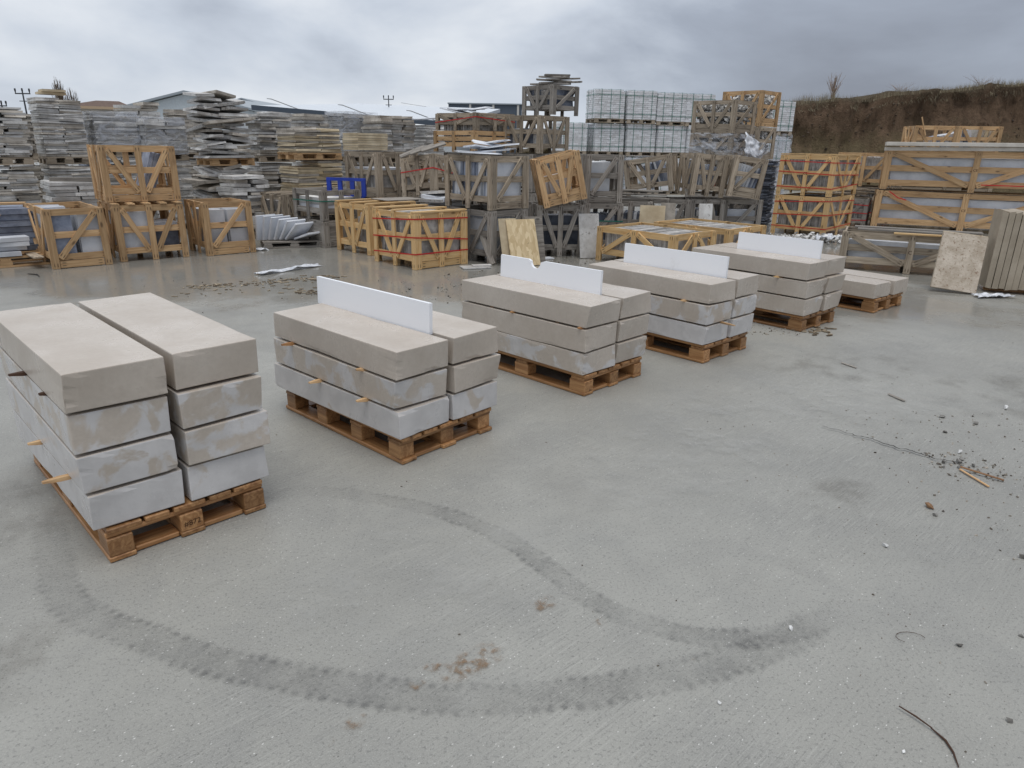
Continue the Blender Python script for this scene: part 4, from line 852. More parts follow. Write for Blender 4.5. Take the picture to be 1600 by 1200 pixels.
# tilted crate and neighbours
crate('light brown crate tipped to one side on the row of grey crates', (.72, 10.82), .80, 6, .66, .66, .70, 'tan', 'V', 'V', 'V', 'V', tilt=(0, -13.5), kick='FL')
pack('white slab pieces in the tipped light brown crate', (.66, 10.82), .93, 6, .3, .4, .3, 'y', 5, 'pale', .04, tilt=(0, -13.5))
crate('grey crate with V braces under the tipped crate', (.63, 10.98), 0, 10, .74, .74, .765, 'greywood', 'V', 'V', 'V', 'V')
pack('pale slabs in the grey crate under the tipped crate', (.63, 11.02), .125, 10, .58, .5, .48, 'y', 9, ['pale', 'marble', 'slate'], .02)
crate('tall grey crate with one diagonal right of the tipped crate', (1.36, 11.55), .76, 6, .60, .62, .73, 'greywood', '/', 'V', 'V', 'V', kick='F')
pack('pale slabs standing in the tall one-diagonal grey crate', (1.3, 11.6), .89, 6, .36, .42, .5, 'y', 7, ['pale', 'slab_grey'], .02)
crate('dark grey crate with green strap below the one-diagonal crate', (1.38, 11.55), 0, 6, .62, .66, .755, 'greywood', '/', 'V', 'V', 'V', straps=1, strap_mat='green_strap')
pack('grey slabs in the green-strapped crate', (1.42, 11.55), .125, 6, .4, .48, .46, 'x', 9, ['pale', 'slate'], .02)
# leaning boards
def sheet(label, b0, b1, top_dz, lean, h, t, mat, cat='board', name='sheet', spin=0.0):
    """board standing on its lower edge b0-b1, leaning back by lean metres"""
    a = Vector((*b0, .006)); c = Vector((*b1, .006)); u = (c - a).normalized(); n = Vector((-u.y, u.x, 0)); up = (n * lean + Vector((0, 0, math.sqrt(h * h - lean * lean)))); k = up.normalized(); q = u.cross(k)
    M4 = Matrix((u, k, q)).transposed().to_4x4(); M4.translation = (a + c) / 2 + up / 2 + n * t * .5
    if spin: M4 = M4 @ Matrix.Rotation(R(spin), 4, 'Z'); M4.translation.z += abs(math.sin(R(spin))) * (c - a).length * .5
    o = O(name, boxm((c - a).length, h, t, mat, .002)); o.matrix_world = M4; return tag(o, label, cat)
sheet('speckled chipboard panel leaning against the grey crates', (-.02, 9.58), (.38, 9.77), 0, .24, .66, .016, 'osb')
sheet('pale plank panel leaning left of the speckled chipboard', (-.14, 9.60), (.10, 9.72), 0, .20, .66, .016, 'slab_tan')
sheet('grey panel behind the right edge of the speckled chipboard', (.20, 9.86), (.46, 9.98), 0, .16, .66, .016, 'greywood')
sheet('tall grey weathered board leaning right of the tipped crate', (1.0, 10.46), (1.31, 10.54), 0, .16, .66, .02, 'slab_grey')
board('thin dark plank propped against the lower grey crate', (-.30, 9.72, .012), (-.47, 9.95, .42), .09, .018, (-.5, -.8, .3), 'greywood')
pack('scrap of white slab on the ground beside the speckled chipboard', (.48, 10.35), 0, 30, .26, .16, .02, 'z', 1, 'marble')
pack('broken slab bits on the ground before the lower grey crate', (-.55, 9.55), 0, 20, .3, .16, .03, 'z', 2, G_, .05)
# grey crates in the middle distance
for k, (x_, y_, l_, f_) in enumerate([(1.98, 12.05, .72, 'V'), (2.72, 12.75, .78, 'V'), (3.38, 12.85, .62, 'A'), (4.05, 12.95, .70, '/')]):
    ds = ['first', 'second', 'third', 'fourth'][k]
    crate(f'low grey crate, {ds} from the left in the row under the fanned crates', (x_, y_), 0, [-12, -8, 4, 0][k], l_, .68, .76, 'greywood', f_, 'V', 'V', 'V', kick='F', group='low grey crates under the fanned crates')
    pack(f'grey slabs in the {ds} low crate under the fanned crates', (x_, y_), .125, [-12, -8, 4, 0][k], l_ - .18, .5, .45, ['x', 'x', 'x', 'y'][k], 10, ['slab_grey', 'slate', 'pale'], .02)
for k in range(6):
    ob = O('loose_board', boxm(random.uniform(.8, 1.1), .1, .022, 'greywood')); ob.location = (1.95 + random.uniform(-.1, .25), 12.0 + random.uniform(-.22, .2), .79 + k * .026); ob.rotation_euler = (0, R(random.uniform(-2, 2)), R(random.uniform(-22, 12)))
    tag(ob, f'weathered board, {["lowest", "second", "third", "fourth", "fifth", "topmost"][k]} of the loose pile on the first low grey crate', 'plank', 'boards piled on the low grey crate')
crate('splayed weathered crate, leftmost of the three fanned crates', (2.50, 12.95), .83, -22, .84, .66, .62, 'weather', 'V', 'V', 'V', 'V', tilt=(0, -9))
pack('dark slabs slanting in the leftmost fanned crate', (2.62, 12.95), .96, -22, .3, .45, .42, 'x', 8, ['slab_blue', 'slate', 'pale'], .02, tilt=(0, -22))
crate('weathered V-braced crate, middle of the three fanned crates', (3.27, 12.75), .81, 12, .62, .66, .70, 'weather', 'V', 'V', 'V', 'V', tilt=(0, 4))
pack('grey slabs in the middle fanned crate', (3.24, 12.75), .95, 12, .32, .45, .40, 'x', 8, ['slab_blue', 'pale'], .02, tilt=(0, 10))
ob = O('red_sheet', boxm(.34, .02, .22, 'red_strap')); ob.location = (3.36, 12.62, 1.05); ob.rotation_euler = (0, R(10), R(12)); tag(ob, 'red plastic scrap inside the middle fanned crate', 'plastic scrap')
crate('one-diagonal weathered crate, rightmost of the three fanned crates', (3.95, 12.72), .80, 2, .58, .66, .68, 'weather', '/', 'V', 'V', 'V', tilt=(0, 7), kick='F')
pack('pale slab pack in the rightmost fanned crate', (3.98, 12.72), .94, 2, .36, .45, .40, 'x', 8, ['pale', 'slab_blue'], .02, tilt=(0, 16))
sheet('tan plywood square leaning behind the pine tile crates', (2.02, 11.42), (2.42, 11.36), 0, .12, .72, .018, 'slab_tan')
sheet('brown-grey stone plate leaning right of the tan plywood', (2.42, 11.7), (2.66, 11.68), 0, .1, .74, .02, 'slab_brown', 'stone plate', 'stone_plate')
sheet('small pale grey stone plate leaning before the fanned crates', (3.20, 12.20), (3.44, 12.22), 0, .1, .70, .02, 'slab_grey', 'stone plate', 'stone_plate')
# pine tile crates without lids
for k, (c_, ds) in enumerate([((2.06, 10.20), 'nearer'), ((3.05, 11.02), 'farther')]):
    crate(f'{ds} low pine crate of grey tiles behind the fourth block stack', c_, 0, -48, 1.37, 1.03, .50, 'pine', 'A', 'A', 'A', 'A', rails=2, pw=.09, group='low pine tile crates')
    pack(f'grey tiles standing on edge in the {ds} low pine crate', c_, .125, -48, 1.2, .86, .345, 'x', 46, 'tile', .004, part='tile', cat='tile pack', group='tile rows in low pine crates')

# ================================================================== BACK ROW, UPPER TIERS
for k, (c_, yw) in enumerate([((-.85, 14.9), -45), ((.25, 14.7), -45), ((.95, 15.2), -45)]):
    ds = ['left', 'middle', 'right'][k]
    crate(f'bottom {ds} crate in the shadow behind the big weathered crate', c_, 0, yw, 1.0, .8, .72, 'greywood', 'V', 'V', 'V', 'V', group='hidden bottom crates')
    crate(f'second-tier {ds} crate behind the big weathered crate', c_, .73, yw, 1.0, .8, .72, 'greywood', 'V', 'V', 'V', 'V', group='hidden second-tier crates')
    pack(f'grey slabs in the second-tier {ds} crate behind the big crate', c_, .86, yw, .8, .6, .5, 'x', 10, 'slab_grey')
ca = (-.85, 14.9)
crate('slatted tan crate high behind the marble offcuts', (-.86, 14.86), 1.46, -45, 1.24, 1.1, .40, 'tan', 'H', 'H', 'H', 'H', rails=3)
crate('weathered V-braced crate with red strap above the slatted tan crate', (-.84, 14.9), 1.87, -45, 1.22, 1.06, .32, 'weather', 'V', 'V', 'V', 'V', rails=2, straps=1)
pack('grey tiles on edge in the upper slatted crates', (-.85, 14.88), 1.59, -45, .95, .8, .55, 'x', 26, ['tile', 'rubble'], .02, part='tile')
for k in range(4):
    ob = O('slate_sheet', unit_slab('pale', .04)); ob.matrix_world = T(-1.25 + k * .16, 14.85, 2.25 + k * .012, R(-30 + 20 * k), R(3), R(12 - 7 * k)) @ Matrix.Diagonal((.5, .35, .02, 1)); tag(ob, f'thin grey stone sheet, {["leftmost", "second", "third", "rightmost"][k]} of four thrown on the strapped slatted crate', 'stone sheet', 'stone sheets on the slatted crate')
crate('weathered V-braced crate below the topmost crate', (.40, 14.75), 1.46, -40, .95, .95, .70, 'weather', 'V', 'V', 'V', 'V')
pack('dark slabs in the V-braced crate below the topmost crate', (.40, 14.75), 1.59, -40, .75, .75, .34, 'x', 10, ['slate', 'slab_grey'])
crate('topmost dark grey crate piled with loose boards', (.68, 15.0), 2.18, -45, .84, .78, .55, 'greywood', 'V', '/', 'V', 'V')
pack('dark slabs on edge in the topmost grey crate', (.68, 15.0), 2.3, -45, .66, .6, .36, 'x', 9, ['slate', 'tile'], .03, lean=-6)
for k, (dx, rz, l, ry) in enumerate([(-.05, -20, .8, 0), (.15, 12, .85, -3), (.02, -8, .7, 3), (.2, 30, .7, -4), (.02, -30, .6, 2), (.08, 5, .5, 0)]):
    ob = O('loose_board', boxm(l, .2, .03, 'greywood')); ob.location = (.72 + dx, 15.0, 2.775 + k * .033); ob.rotation_euler = (R(2), R(ry), R(rz)); tag(ob, f'grey board, {["lowest", "second", "third", "fourth", "fifth", "topmost"][k]} of the pile on the topmost crate', 'plank', 'boards piled on the topmost crate')
# white brick packs
_bp = {}
def brick_mesh(v, W_, D_, H_):
    k = (v, round(H_, 2))
    if k in _bp: return _bp[k]
    rn = random.Random(v + 3); b = MB(); bl, bd, bh = .214, .107, .066; nx, ny, nz = int(W_ / bl), int(D_ / bd), int(H_ / bh)
    for c_ in range(nz):
        ex_ = [k * bl for k in range(nx + 1)] if c_ % 2 == 0 else [0] + [(k + .5) * bl for k in range(nx)] + [nx * bl]
        for i in range(len(ex_) - 1):
            for j in range(ny):
                if 0 < i < len(ex_) - 2 and 0 < j < ny - 1 and c_ < nz - 1: continue
                jx, jy, jz = rn.uniform(-.004, .004), rn.uniform(-.005, .005), rn.uniform(-.002, .002)
                x0 = -nx * bl / 2 + ex_[i] + jx; x1 = -nx * bl / 2 + ex_[i + 1] + jx; y0 = -ny * bd / 2 + j * bd + jy
                if c_ == nz - 1 and rn.random() < .12: continue
                b.box(x0 + .002, x1 - .002, y0 + .002, y0 + bd - .002, c_ * bh + jz + .003, c_ * bh + bh - .003 + jz, tone=.35 + .65 * rn.random())
    me = b.mesh('bricks', 'brick_white'); _bp[k] = me; return me
def brick_pack(label, x_, y_, z_, H_, yw=14, straps=True, wrap=False):
    W_, D_ = 1.07, 1.0
    spallet(f'pallet under {label}', (x_, y_), z_, R(yw), 1.06, .98, 'weather', .13)
    r_ = E('brick_pack', label, 'brick pack', (x_, y_, z_ + .136), R(yw), 'packs of white bricks')
    o = O('bricks', brick_mesh(random.randint(0, 2), W_, D_, H_), r_); o['kind'] = 'stuff'
    if straps:
        hx, hy = int(W_ / .214) * .107 + .008, int(D_ / .107) * .0535 + .008; s_ = .007
        for f in (.18, .82):
            b = MB(); zc = H_ * f
            b.box(-hx, hx, -hy - .004, -hy, zc - s_, zc + s_); b.box(-hx, hx, hy, hy + .004, zc - s_, zc + s_); b.box(-hx - .004, -hx, -hy, hy, zc - s_, zc + s_); b.box(hx, hx + .004, -hy, hy, zc - s_, zc + s_); O('strap', b.mesh('strap', 'green_strap'), r_)
        for f in (-.3, .02, .33):
            b = MB(); xc = f * W_
            b.box(xc - s_, xc + s_, -hy - .009, -hy - .005, 0, H_ + .01); b.box(xc - s_, xc + s_, -hy - .009, hy + .009, H_ + .011, H_ + .015); b.box(xc - s_, xc + s_, hy + .005, hy + .009, 0, H_ + .01); O('strap', b.mesh('strap', 'green_strap'), r_)
        for f in (-.25, .25):
            b = MB(); yc = f * D_
            b.box(-hx - .009, -hx - .005, yc - s_, yc + s_, 0, H_ + .017); b.box(-hx - .009, hx + .009, yc - s_, yc + s_, H_ + .017, H_ + .021); b.box(hx + .005, hx + .009, yc - s_, yc + s_, 0, H_ + .017); O('strap', b.mesh('strap', 'green_strap'), r_)
    if wrap: O('plastic_wrap', wrinkle_box(W_ * 1.04, D_ * 1.05, H_ + .06, x_ * 3), r_)
od = ['first', 'second', 'third', 'fourth', 'fifth']
for k, x_ in enumerate((1.85, 3.13, 4.23, 5.30, 6.35)):
    brick_pack(f'white brick pack, {od[k]} from the left in the bottom tier', x_ + .05 * k, 26.0 + .15 * k, 0, 1.14, wrap=(k == 2))
for k, x_ in enumerate((1.85, 3.13, 4.23, 5.30, 6.35)):
    brick_pack(f'white brick pack with green straps, {od[k]} from the left in the middle tier', x_ + .04 * k, 26.0 + .15 * k, 1.32, .925)
for k, x_ in enumerate((3.10, 4.20, 5.24, 6.25)):
    brick_pack(f'white brick pack with green straps, {od[k]} from the left in the top tier', x_ + .04 * k, 26.0 + .2 * k, 2.40 + (0, -.01, -.05, -.06)[k], .93)
for k in range(3):
    brick_pack(f'white brick pack, {["bottom", "middle", "top"][k]} of the separate column in front of the earth bank', 8.62, 25.0, (0, 1.03, 2.06)[k], (.89, .89, .93)[k], 20, True, wrap=(k == 1))
# rubble
_hulls = []
for i in range(14):
    bm = bmesh.new(); rn = random.Random(i + 40)
    for _ in range(11): v = Vector((rn.gauss(0, 1), rn.gauss(0, 1), rn.gauss(0, 1))).normalized() * rn.uniform(.75, 1.1); bm.verts.new((v.x, v.y * .8, v.z * .6))
    bmesh.ops.convex_hull(bm, input=bm.verts[:]); bmesh.ops.delete(bm, geom=[v for v in bm.verts if not v.link_faces], context='VERTS'); bm.verts.index_update()
    _hulls.append(([v.co.copy() for v in bm.verts], [tuple(v.index for v in f.verts) for f in bm.faces])); bm.free()
def stones(b, x_, y_, z_, s_, tone=None):
    vs, fs = random.choice(_hulls); rm = Euler((random.uniform(0, 6.3), random.uniform(-.5, .5), random.uniform(0, 6.3))).to_matrix(); q = Vector((x_, y_, z_))
    b.add([rm @ (v * s_) + q for v in vs], fs, random.random() if tone is None else tone)
def rubble_crate(label, c_, z_, yw, L, D, H, wd, fill=.9):
    crate(label, c_, z_, yw, L, D, H, wd, 'V', '/', 'V', 'V', kick='FR')
    b = MB()
    for i in range(900): stones(b, random.uniform(-L / 2 + .1, L / 2 - .1), random.uniform(-D / 2 + .1, D / 2 - .1), .16 + random.random() * (H * fill - .16), random.uniform(.04, .085))
    o = O('stone_rubble', b.mesh('stone_rubble', 'rubble_mix')); o.location = (c_[0], c_[1], z_ + .003); o.rotation_euler = (0, 0, R(yw)); tag(o, f'broken pale stone rubble filling the {label}', 'rubble', kind='stuff')
c20, c21 = (4.42, 15.75), (5.42, 17.2)
for k in range(2):
    crate(f'{["bottom", "second"][k]} grey crate in the column under the front rubble crate', c20, .69 * k, -45, .98, .92, .68, 'greywood', 'V', '/', 'V', 'V')
    crate(f'{["bottom", "second"][k]} grey crate in the column under the rear rubble crate', c21, .69 * k, -45, .98, .9, .68, 'greywood', 'V', '/', 'V', 'V')
rubble_crate('film-draped rubble crate under the front rubble crate', c20, 1.385, -45, .98, .92, .52, 'weather')
rubble_crate('front weathered rubble crate near the brick packs', c20, 1.91, -45, .98, .92, .64, 'weather')
rubble_crate('lower rear rubble crate beside the earth bank', c21, 1.385, -45, .98, .9, .70, 'weather')
rubble_crate('topmost rear rubble crate near the earth bank', c21, 2.09, -45, .98, .9, .76, 'tan')
pl = O('plastic_drape', wrinkle_box(1.02, .97, .5, 5, .12)); pl.location = (c20[0], c20[1], 1.40); pl.rotation_euler = (0, 0, R(-45)); tag(pl, 'clear plastic film draped round the crate under the front rubble crate', 'plastic film')
def film(label, c_, rot, lx, ly, seed, amp=.07, mat='film'):
    n = 14; vs = []; fs = []
    for i in range(n + 1):
        for j in range(n + 1):
            u, v = i / n - .5, j / n - .5; k = 1 + .35 * mnoise.noise((u * 3 + seed, v * 3, 0))
            vs.append((u * lx * k, v * ly * k, amp * (mnoise.noise((u * 5 + seed, v * 5, 2)) + .5 * mnoise.noise((u * 13, v * 13 + seed, 4)))))
    for i in range(n):
        for j in range(n): a = i * (n + 1) + j; fs.append((a, a + n + 1, a + n + 2, a + 1))
    me = mk('film', vs, fs, mat, True); o = O('plastic_film', me); o.location = c_; o.rotation_euler = rot; md = o.modifiers.new('thickness', 'SOLIDIFY'); md.thickness = .002
    return tag(o, label, 'plastic film')
film('torn white plastic film hanging right of the draped rubble crate', (4.92, 15.2, 1.66), (R(75), R(20), R(35)), .45, .4, 2, .035)
film('crumpled clear film hanging beside the lower rear rubble crate', (5.15, 15.6, 1.5), (R(80), R(-35), R(20)), .6, .3, 9, .1, 'plastic')
stack('dark slate slab stack in film left of the strapped double crates', (5.45, 16.2), -30, .72, .62, [(.02, 1.33)], 1, (.022, .032), .012, ['slate'], wrap=None, pal=None)
film('film sheet clinging to the side of the dark slate stack', (5.88, 15.83, .72), (R(86), 0, R(20)), .34, 1.2, 4, .03, 'plastic')

# ================================================================== RIGHT SIDE
c27 = (6.09, 14.47)
for k in range(2):
    ds = ['lower', 'upper'][k]
    crate(f'{ds} pine crate of the red-strapped pair before the earth bank', c27, k * .762, -43, 1.06, 1.42, .755, 'pine', 'V', 'V', 'V', 'V', straps=3, top=3 if k else None, mark='CE', group='pair of red-strapped pine crates')
    for w_ in (0, 1): pack(f'{["lower", "upper"][w_]} tile row in the {ds} crate of the red-strapped pair', c27, k * .762 + .125 + .31 * w_, -43, .9, 1.22, .295, 'x', 36, 'tile', .012, part='tile', cat='tile pack', group='tile rows in the strapped pair')
# rubble on the ground in front of the pair
b = MB()
for i in range(420):
    x_ = random.gauss(5.5, .7); y_ = 13.2 + random.gauss(0, .28) - (x_ - 5.5) * .25; s_ = random.uniform(.015, .06); stones(b, x_, y_, s_ * .3 + max(0, .10 * (1 - ((x_ - 5.9) / .5) ** 2)) * random.random(), s_)
tag(O('rubble_heap', b.mesh('rubble_heap', 'rubble_mix')), 'low heap of pale broken stone before the red-strapped pair of crates', 'rubble', kind='stuff')
film('white plastic scrap lying on the low rubble heap', (5.75, 12.9, .1), (0, 0, .4), .5, .25, 11, .08)
for k in range(2):
    crate(f'{["lower", "upper"][k]} tile crate half hidden right of the red-strapped pair', (8.75, 18.0), .79 * k, -35, 1.2, 1.2, .78, ['weather', 'tan'][k], 'V', 'V', 'V', 'V', straps=2 if k == 0 else 0, group='half hidden tile crates')
    pack(f'grey tiles in the {["lower", "upper"][k]} half hidden crate right of the pair', (8.75, 18.0), .79 * k + .13, -35, 1.0, 1.0, .56, 'x', 30, 'tile', .02, part='tile', cat='tile pack', group='tiles in half hidden crates')
for k in range(7):
    ob = O('loose_board', boxm(random.uniform(.8, 1.3), .09, .022, 'weather')); ob.location = (7.55 + random.uniform(-.15, .15), 16.3 + random.uniform(-.2, .2), .62 + k * .028); ob.rotation_euler = (0, R(random.uniform(-4, 4)), R(random.uniform(-60, 10))); tag(ob, f'weathered board, {["lowest", "second lowest", "third", "fourth", "fifth", "sixth", "topmost"][k]}, pile between strapped pair and long crates', 'plank', 'boards piled between crates')
crate('low crate with bright red straps between the pair and the long crates', (7.6, 16.3), 0, -30, .95, .8, .6, 'greywood', 'V', 'V', 'V', 'V', straps=3)
pack('grey tiles in the low crate with bright red straps', (7.6, 16.3), .125, -30, .78, .62, .42, 'x', 22, 'tile', .02, part='tile')
c29 = (9.66, 15.40); 
for k in range(2):
    ds = ['lower', 'upper'][k]
    crate(f'{ds} long crate of white slabs at the right edge', loc2(c29, R(-25), .05 * k, 0), .815 * k, -25, 3.4, 1.0, .81, 'tan', 'V', '/', '/', 'V', rails=3, pw=.13, mark='CE', group='long crates of white slabs')
    pack(f'big white slabs lying in the {ds} long crate at the right edge', loc2(c29, R(-25), .05 * k, 0), .815 * k + .14, -25, 3.1, .8, .55, 'y', 16, ['marble', 'pale'], .02)
for k, (dz, dy, mt) in enumerate([(0, .0, 'cream'), (.075, -.06, 'cream')]):
    q = loc2(c29, R(-25), .12, -.24 + dy); ob = O('stone_beam', boxm(3.6, .6, .075, mt, .004)); ob.location = (q[0], q[1], 1.645 + .035 + dz + .01 * k); ob.rotation_euler = (0, R(-.6 + .5 * k), R(-25 + k)); tag(ob, f'{["lower", "upper"][k]} long beige stone slab lying on the long crates', 'stone slab', 'long beige slabs on the crates')
b = MB(); q0 = loc2(c29, R(-25), -1.72, -.53); q1 = loc2(c29, R(-25), 1.7, -.54)
b.tube([(q0[0] - .3, q0[1] + .2, .86), (q0[0], q0[1], .83), ((q0[0] + q1[0]) / 2, (q0[1] + q1[1]) / 2 - .01, .80), (q1[0], q1[1], .80)], [.007] * 4, 5)
tag(O('black_cable', b.mesh('black_cable', 'black_wire')), 'thin black cable stretched along the joint of the long crates', 'cable')
for k, (a0, v0, a1, v1, ds) in enumerate([(-1.45, .79, -1.1, .62, 'short red strap end dangling at the left top of the lower long crate'), (.2, .98, 1.6, 1.06, 'loose red strap sagging across the upper long crate')]):
    p0 = loc2(c29, R(-25), a0, -.535); p1 = loc2(c29, R(-25), a1, -.54); b = MB(); b.tube([(p0[0], p0[1], v0), ((p0[0] + p1[0]) / 2, (p0[1] + p1[1]) / 2 - .01, (v0 + v1) / 2 - .04), (p1[0], p1[1], v1)], [.014] * 3, 4); tag(O('red_strap', b.mesh('red_strap', 'red_strap')), ds, 'strap')
for k in range(2):
    crate(f'{["bottom", "second"][k]} crate hidden behind the long crates at right', (10.95, 18.6), .76 * k, -10, 2.2, .9, .75, 'weather', 'V', 'V', 'V', 'V')
crate('topmost brown crate of mixed slabs before the earth bank at right', (11.0, 18.6), 1.53, -10, 2.0, .85, .70, 'tan', 'VV', 'V', 'V', 'V')
pack('bluish slabs leaning in the topmost brown crate at right', (11.0, 18.6), 1.66, -10, .9, .6, .42, 'x', 9, ['slab_blue', 'pale'], .03, tilt=(0, -14))
pack('brown slabs standing in the right end of the topmost brown crate', (11.65, 18.5), 1.66, -10, .45, .6, .50, 'x', 10, [BR, 'slab_tan'], .03, tilt=(0, 8))
board('thin stick poking up from the topmost brown crate at right', (10.2, 18.3, 2.0), (10.0, 18.25, 2.42), .03, .02, (0, -1, .2), 'tan', 'stick', 'stick')
c31 = (5.62, 9.92)
crate('low long crate of slabs behind the single-layer pallet', c31, 0, -26.7, 1.76, .85, .53, 'weather', 'V', '/', '/', 'V', rails=3, pw=.095, mark='C')
pack('pale and dark slabs lying in the low long crate', c31, .125, -26.7, 1.58, .66, .30, 'y', 11, ['pale', 'pale', 'slate'], .02)
board('weathered plank lying along the top of the low long crate', (4.95, 10.15, .548), (6.2, 9.55, .548), .14, .022, (0, 0, 1), 'greywood')
board('second weathered plank on the low long crate, nearer its back', (5.05, 10.45, .548), (6.5, 9.75, .548), .16, .022, (0, 0, 1), 'greywood')
board('yellow plank on the front edge of the low long crate', (5.2, 9.62, .546), (6.3, 9.12, .546), .07, .022, (0, 0, 1), 'pine')
for k in range(3):
    s_ = .035 * k; sheet(f'{["front", "middle", "back"][k]} travertine slab of the leaning set near the right edge', (5.10 + s_ * .5, 8.30 + s_), (5.55 + s_ * .5, 8.13 + s_), 0, .34, .72, .026, ['travertine', 'slab_tan', 'travertine'][k], 'stone slab', 'travertine_slab', -6)
pack('beige slabs standing on edge at the right edge of the picture', (6.42, 8.30), .04, -22, 1.30, .45, .92, 'x', 19, 'beige', .006, group=None)
board('dark timber bearer under the beige slabs at the right edge', (5.85, 8.52, .02), (7.0, 8.06, .02), .08, .04, (0, 0, 1), 'wet', 'bearer', 'bearer')
film('white plastic sheet lying on the concrete by the beige slabs', (5.62, 8.02, .03), (0, 0, .1), .42, .16, 21, .025)
film('long strip of white plastic on the wet concrete behind the blocks', (-2.95, 9.05, .025), (0, 0, R(54)), .9, .12, 31, .03)
film('white scraps of film by the foot of the marble fan', (-4.0, 10.75, .02), (0, 0, .6), .3, .14, 41, .03)

# ================================================================== LITTER ON THE CONCRETE
b = MB()
def grit(n, x0, x1, y0, y1, smin, smax, clump=.0):
    for i in range(n):
        x_ = random.uniform(x0, x1); y_ = random.uniform(y0, y1)
        if clump and mnoise.noise((x_ * 1.7, y_ * 1.7, 5)) < clump - .3 * random.random(): continue
        s_ = smin + (smax - smin) * random.random() ** 3; stones(b, x_, y_, s_ * .35, s_)
grit(1500, 1.2, 4.4, 1.5, 5.0, .0015, .006, .12); grit(900, 2.0, 3.6, 2.0, 4.2, .002, .010, .0); grit(160, 2.3, 2.65, 3.2, 3.55, .003, .012); grit(240, 2.0, 2.7, 6.1, 6.75, .004, .016); grit(350, -.9, .9, 7.6, 9.3, .004, .022, .0); grit(300, -1.4, .6, 7.2, 8.4, .004, .018, .1); grit(500, .2, 2.0, 9.2, 10.6, .004, .02); grit(260, -4.5, -1.2, 6.3, 8.6, .003, .013, .05); grit(500, -3, 5, 1.4, 7, .0015, .006, .1)
tag(O('grit', b.mesh('grit', 'chips')), 'scattered dark and pale stone grit on the concrete yard', 'grit', kind='stuff')
b = MB()
for i in range(170):
    f = random.random(); x_ = -3.75 + 1.45 * f + random.gauss(0, .07); y_ = 7.75 + .85 * f + random.gauss(0, .07) + (.0 if random.random() < .7 else random.uniform(-.6, .1))
    l = random.uniform(.008, .032); M4 = T(x_, y_, .006, random.uniform(0, 6.3), random.gauss(0, .1), random.gauss(0, .1)); b.box(-l, l, -l * .3, l * .3, -.003, .004, M4=M4)
for cx0, cy0 in ((-2.3, 8.5), (-2.35, 7.7), (2.9, 6.3)):
    for i in range(26): l = random.uniform(.012, .045); b.box(-l, l, -.008, .008, -.003, .004, M4=T(cx0 + random.gauss(0, .14), cy0 + random.gauss(0, .1), .007, random.gauss(.2, .5)))
tag(O('bark_litter', b.mesh('bark_litter', 'bark_chips')), 'brown bark and splinters strewn on the wet concrete behind the blocks', 'bark litter', kind='stuff')
def pebble(label, x_, y_, s_, mat, name='stone_chip', cat='stone chip', group=None):
    vs, fs = random.choice(_hulls); o = O(name, mk(name, [v * s_ for v in vs], fs, mat)); o.location = (x_, y_, s_ * .42); o.rotation_euler = (random.gauss(0, .2), random.gauss(0, .2), random.uniform(0, 6)); return tag(o, label, cat, group)
pebble('brown clay lump on the concrete at right', 2.0, 2.92, .028, 'claystone', 'clay_lump', 'clay lump'); pebble('white stone chip among the debris at right', 1.61, 2.57, .017, 'whitechip'); pebble('white pebble above the two broken sticks', 2.53, 3.56, .022, 'whitechip'); pebble('small white chip on the open concrete near the bottom centre', .65, 1.67, .010, 'whitechip'); pebble('pale pebble near the bottom right corner', 1.12, 1.5, .009, 'whitechip'); pebble('white chip at the end of the curved tyre marks', 1.0, 2.02, .013, 'whitechip'); pebble('white stone at the right edge of the yard floor', 3.27, 4.28, .03, 'whitechip')
for x_, y_, s_ in ((2.36, 3.42, .02), (2.44, 3.42, .022), (2.41, 3.36, .018), (2.48, 3.46, .02), (2.33, 3.36, .014), (2.5, 3.38, .018), (1.98, 2.84, .018), (2.75, 4.1, .022), (2.9, 4.0, .02), (2.62, 3.85, .016), (2.3, 2.52, .017), (2.36, 2.6, .016), (1.55, 1.95, .014), (1.8, 2.0, .012), (2.15, 2.5, .02), (1.5, 1.62, .014)):
    pebble('dark grey stone chip scattered on the concrete at right', x_, y_, s_, 'pebble', group='dark stone chips at right')
board('upper of two broken sticks crossing on the concrete at right', (2.40, 3.34, .018), (2.54, 3.20, .012), .012, .008, (0, 0, 1), 'wet', 'broken_stick', 'stick'); board('lower of two broken sticks crossing on the concrete at right', (2.39, 3.33, .010), (2.42, 3.13, .008), .012, .008, (0, 0, 1), 'tan', 'broken_stick', 'stick')
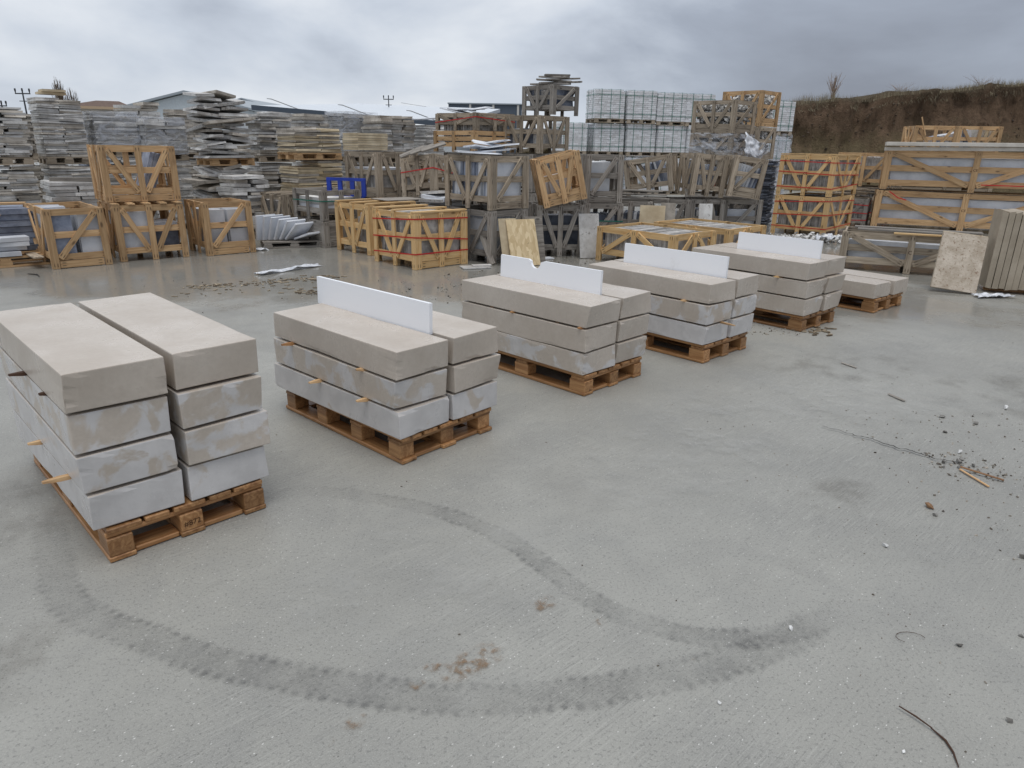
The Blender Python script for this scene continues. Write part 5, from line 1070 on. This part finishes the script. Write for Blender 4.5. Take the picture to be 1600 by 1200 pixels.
board('short dark splinter on the concrete far right of the fourth stack', (2.62, 4.52, .008), (2.66, 4.38, .008), .02, .008, (0, 0, 1), 'greywood', 'splinter', 'splinter'); board('thin dark splinter beyond the crack in the concrete', (2.62, 5.25, .008), (2.68, 5.12, .008), .015, .008, (0, 0, 1), 'greywood', 'splinter', 'splinter')
b = MB(); b.tube([(1.19, 1.66, .012), (1.22, 1.62, .012), (1.245, 1.58, .01)], [.002, .003, .002], 5); O_ = tag(O('dark_twig', b.mesh('dark_twig', 'shim_dark')), 'dark twig lying near the bottom right corner', 'twig')
b = MB(); b.tube([(1.245, 1.585, .006), (1.262, 1.54, .005), (1.26, 1.5, .005), (1.245, 1.45, .005)], [.002, .0035, .003, .0015], 6); tag(O('brown_root', b.mesh('brown_root', 'shim_dark')), 'curved brown root below the dark twig near the bottom right', 'root')
b = MB(); pts = [(1.40 + .05 * math.cos(a), 1.98 + .03 * math.sin(a), .006) for a in [i * .5 for i in range(9)]]; b.tube(pts, [.0010] * 9, 4); tag(O('curled_straw', b.mesh('curled_straw', 'shim_dark')), 'thin curled straw on the concrete near the lower right', 'straw')
b = MB(); b.tube([(-6.0, 8.45, .01), (-5.85, 8.4, .012), (-5.75, 8.28, .01)], [.006, .008, .004], 5); tag(O('dark_strip', b.mesh('dark_strip', 'black_wire')), 'short dark rubber strip on the ground before the far left crate', 'strip')
b = MB()
for i in range(450):
    x_ = random.uniform(9, 27); f = random.random() ** .8 * .9; dy = float(np.interp(f, [0, .15, .3, .42, .54, .65, .75, .84, .92, 1], [0, .5, .95, 1.3, 1.6, 1.8, 1.95, 2.05, 2.1, 2.15]))
    d_ = .5 * mnoise.noise((x_ * .55, f * 3, 1.3)) + .34 * mnoise.noise((x_ * 1.6, f * 7, 4)) + .22 * mnoise.noise((x_ * 4.0, f * 12, 9)); stones(b, x_ + d_ * .3, 30 + dy + d_ - .02, crest(x_) * f, random.uniform(.02, .08))
attr_mat('clod', S(60, 50, 42), S(104, 90, 76)); tag(O('soil_clods', b.mesh('soil_clods', 'clod')), 'stones and soil clods sticking out of the earth bank', 'clods', kind='stuff')
print('objects', len(bpy.data.objects))
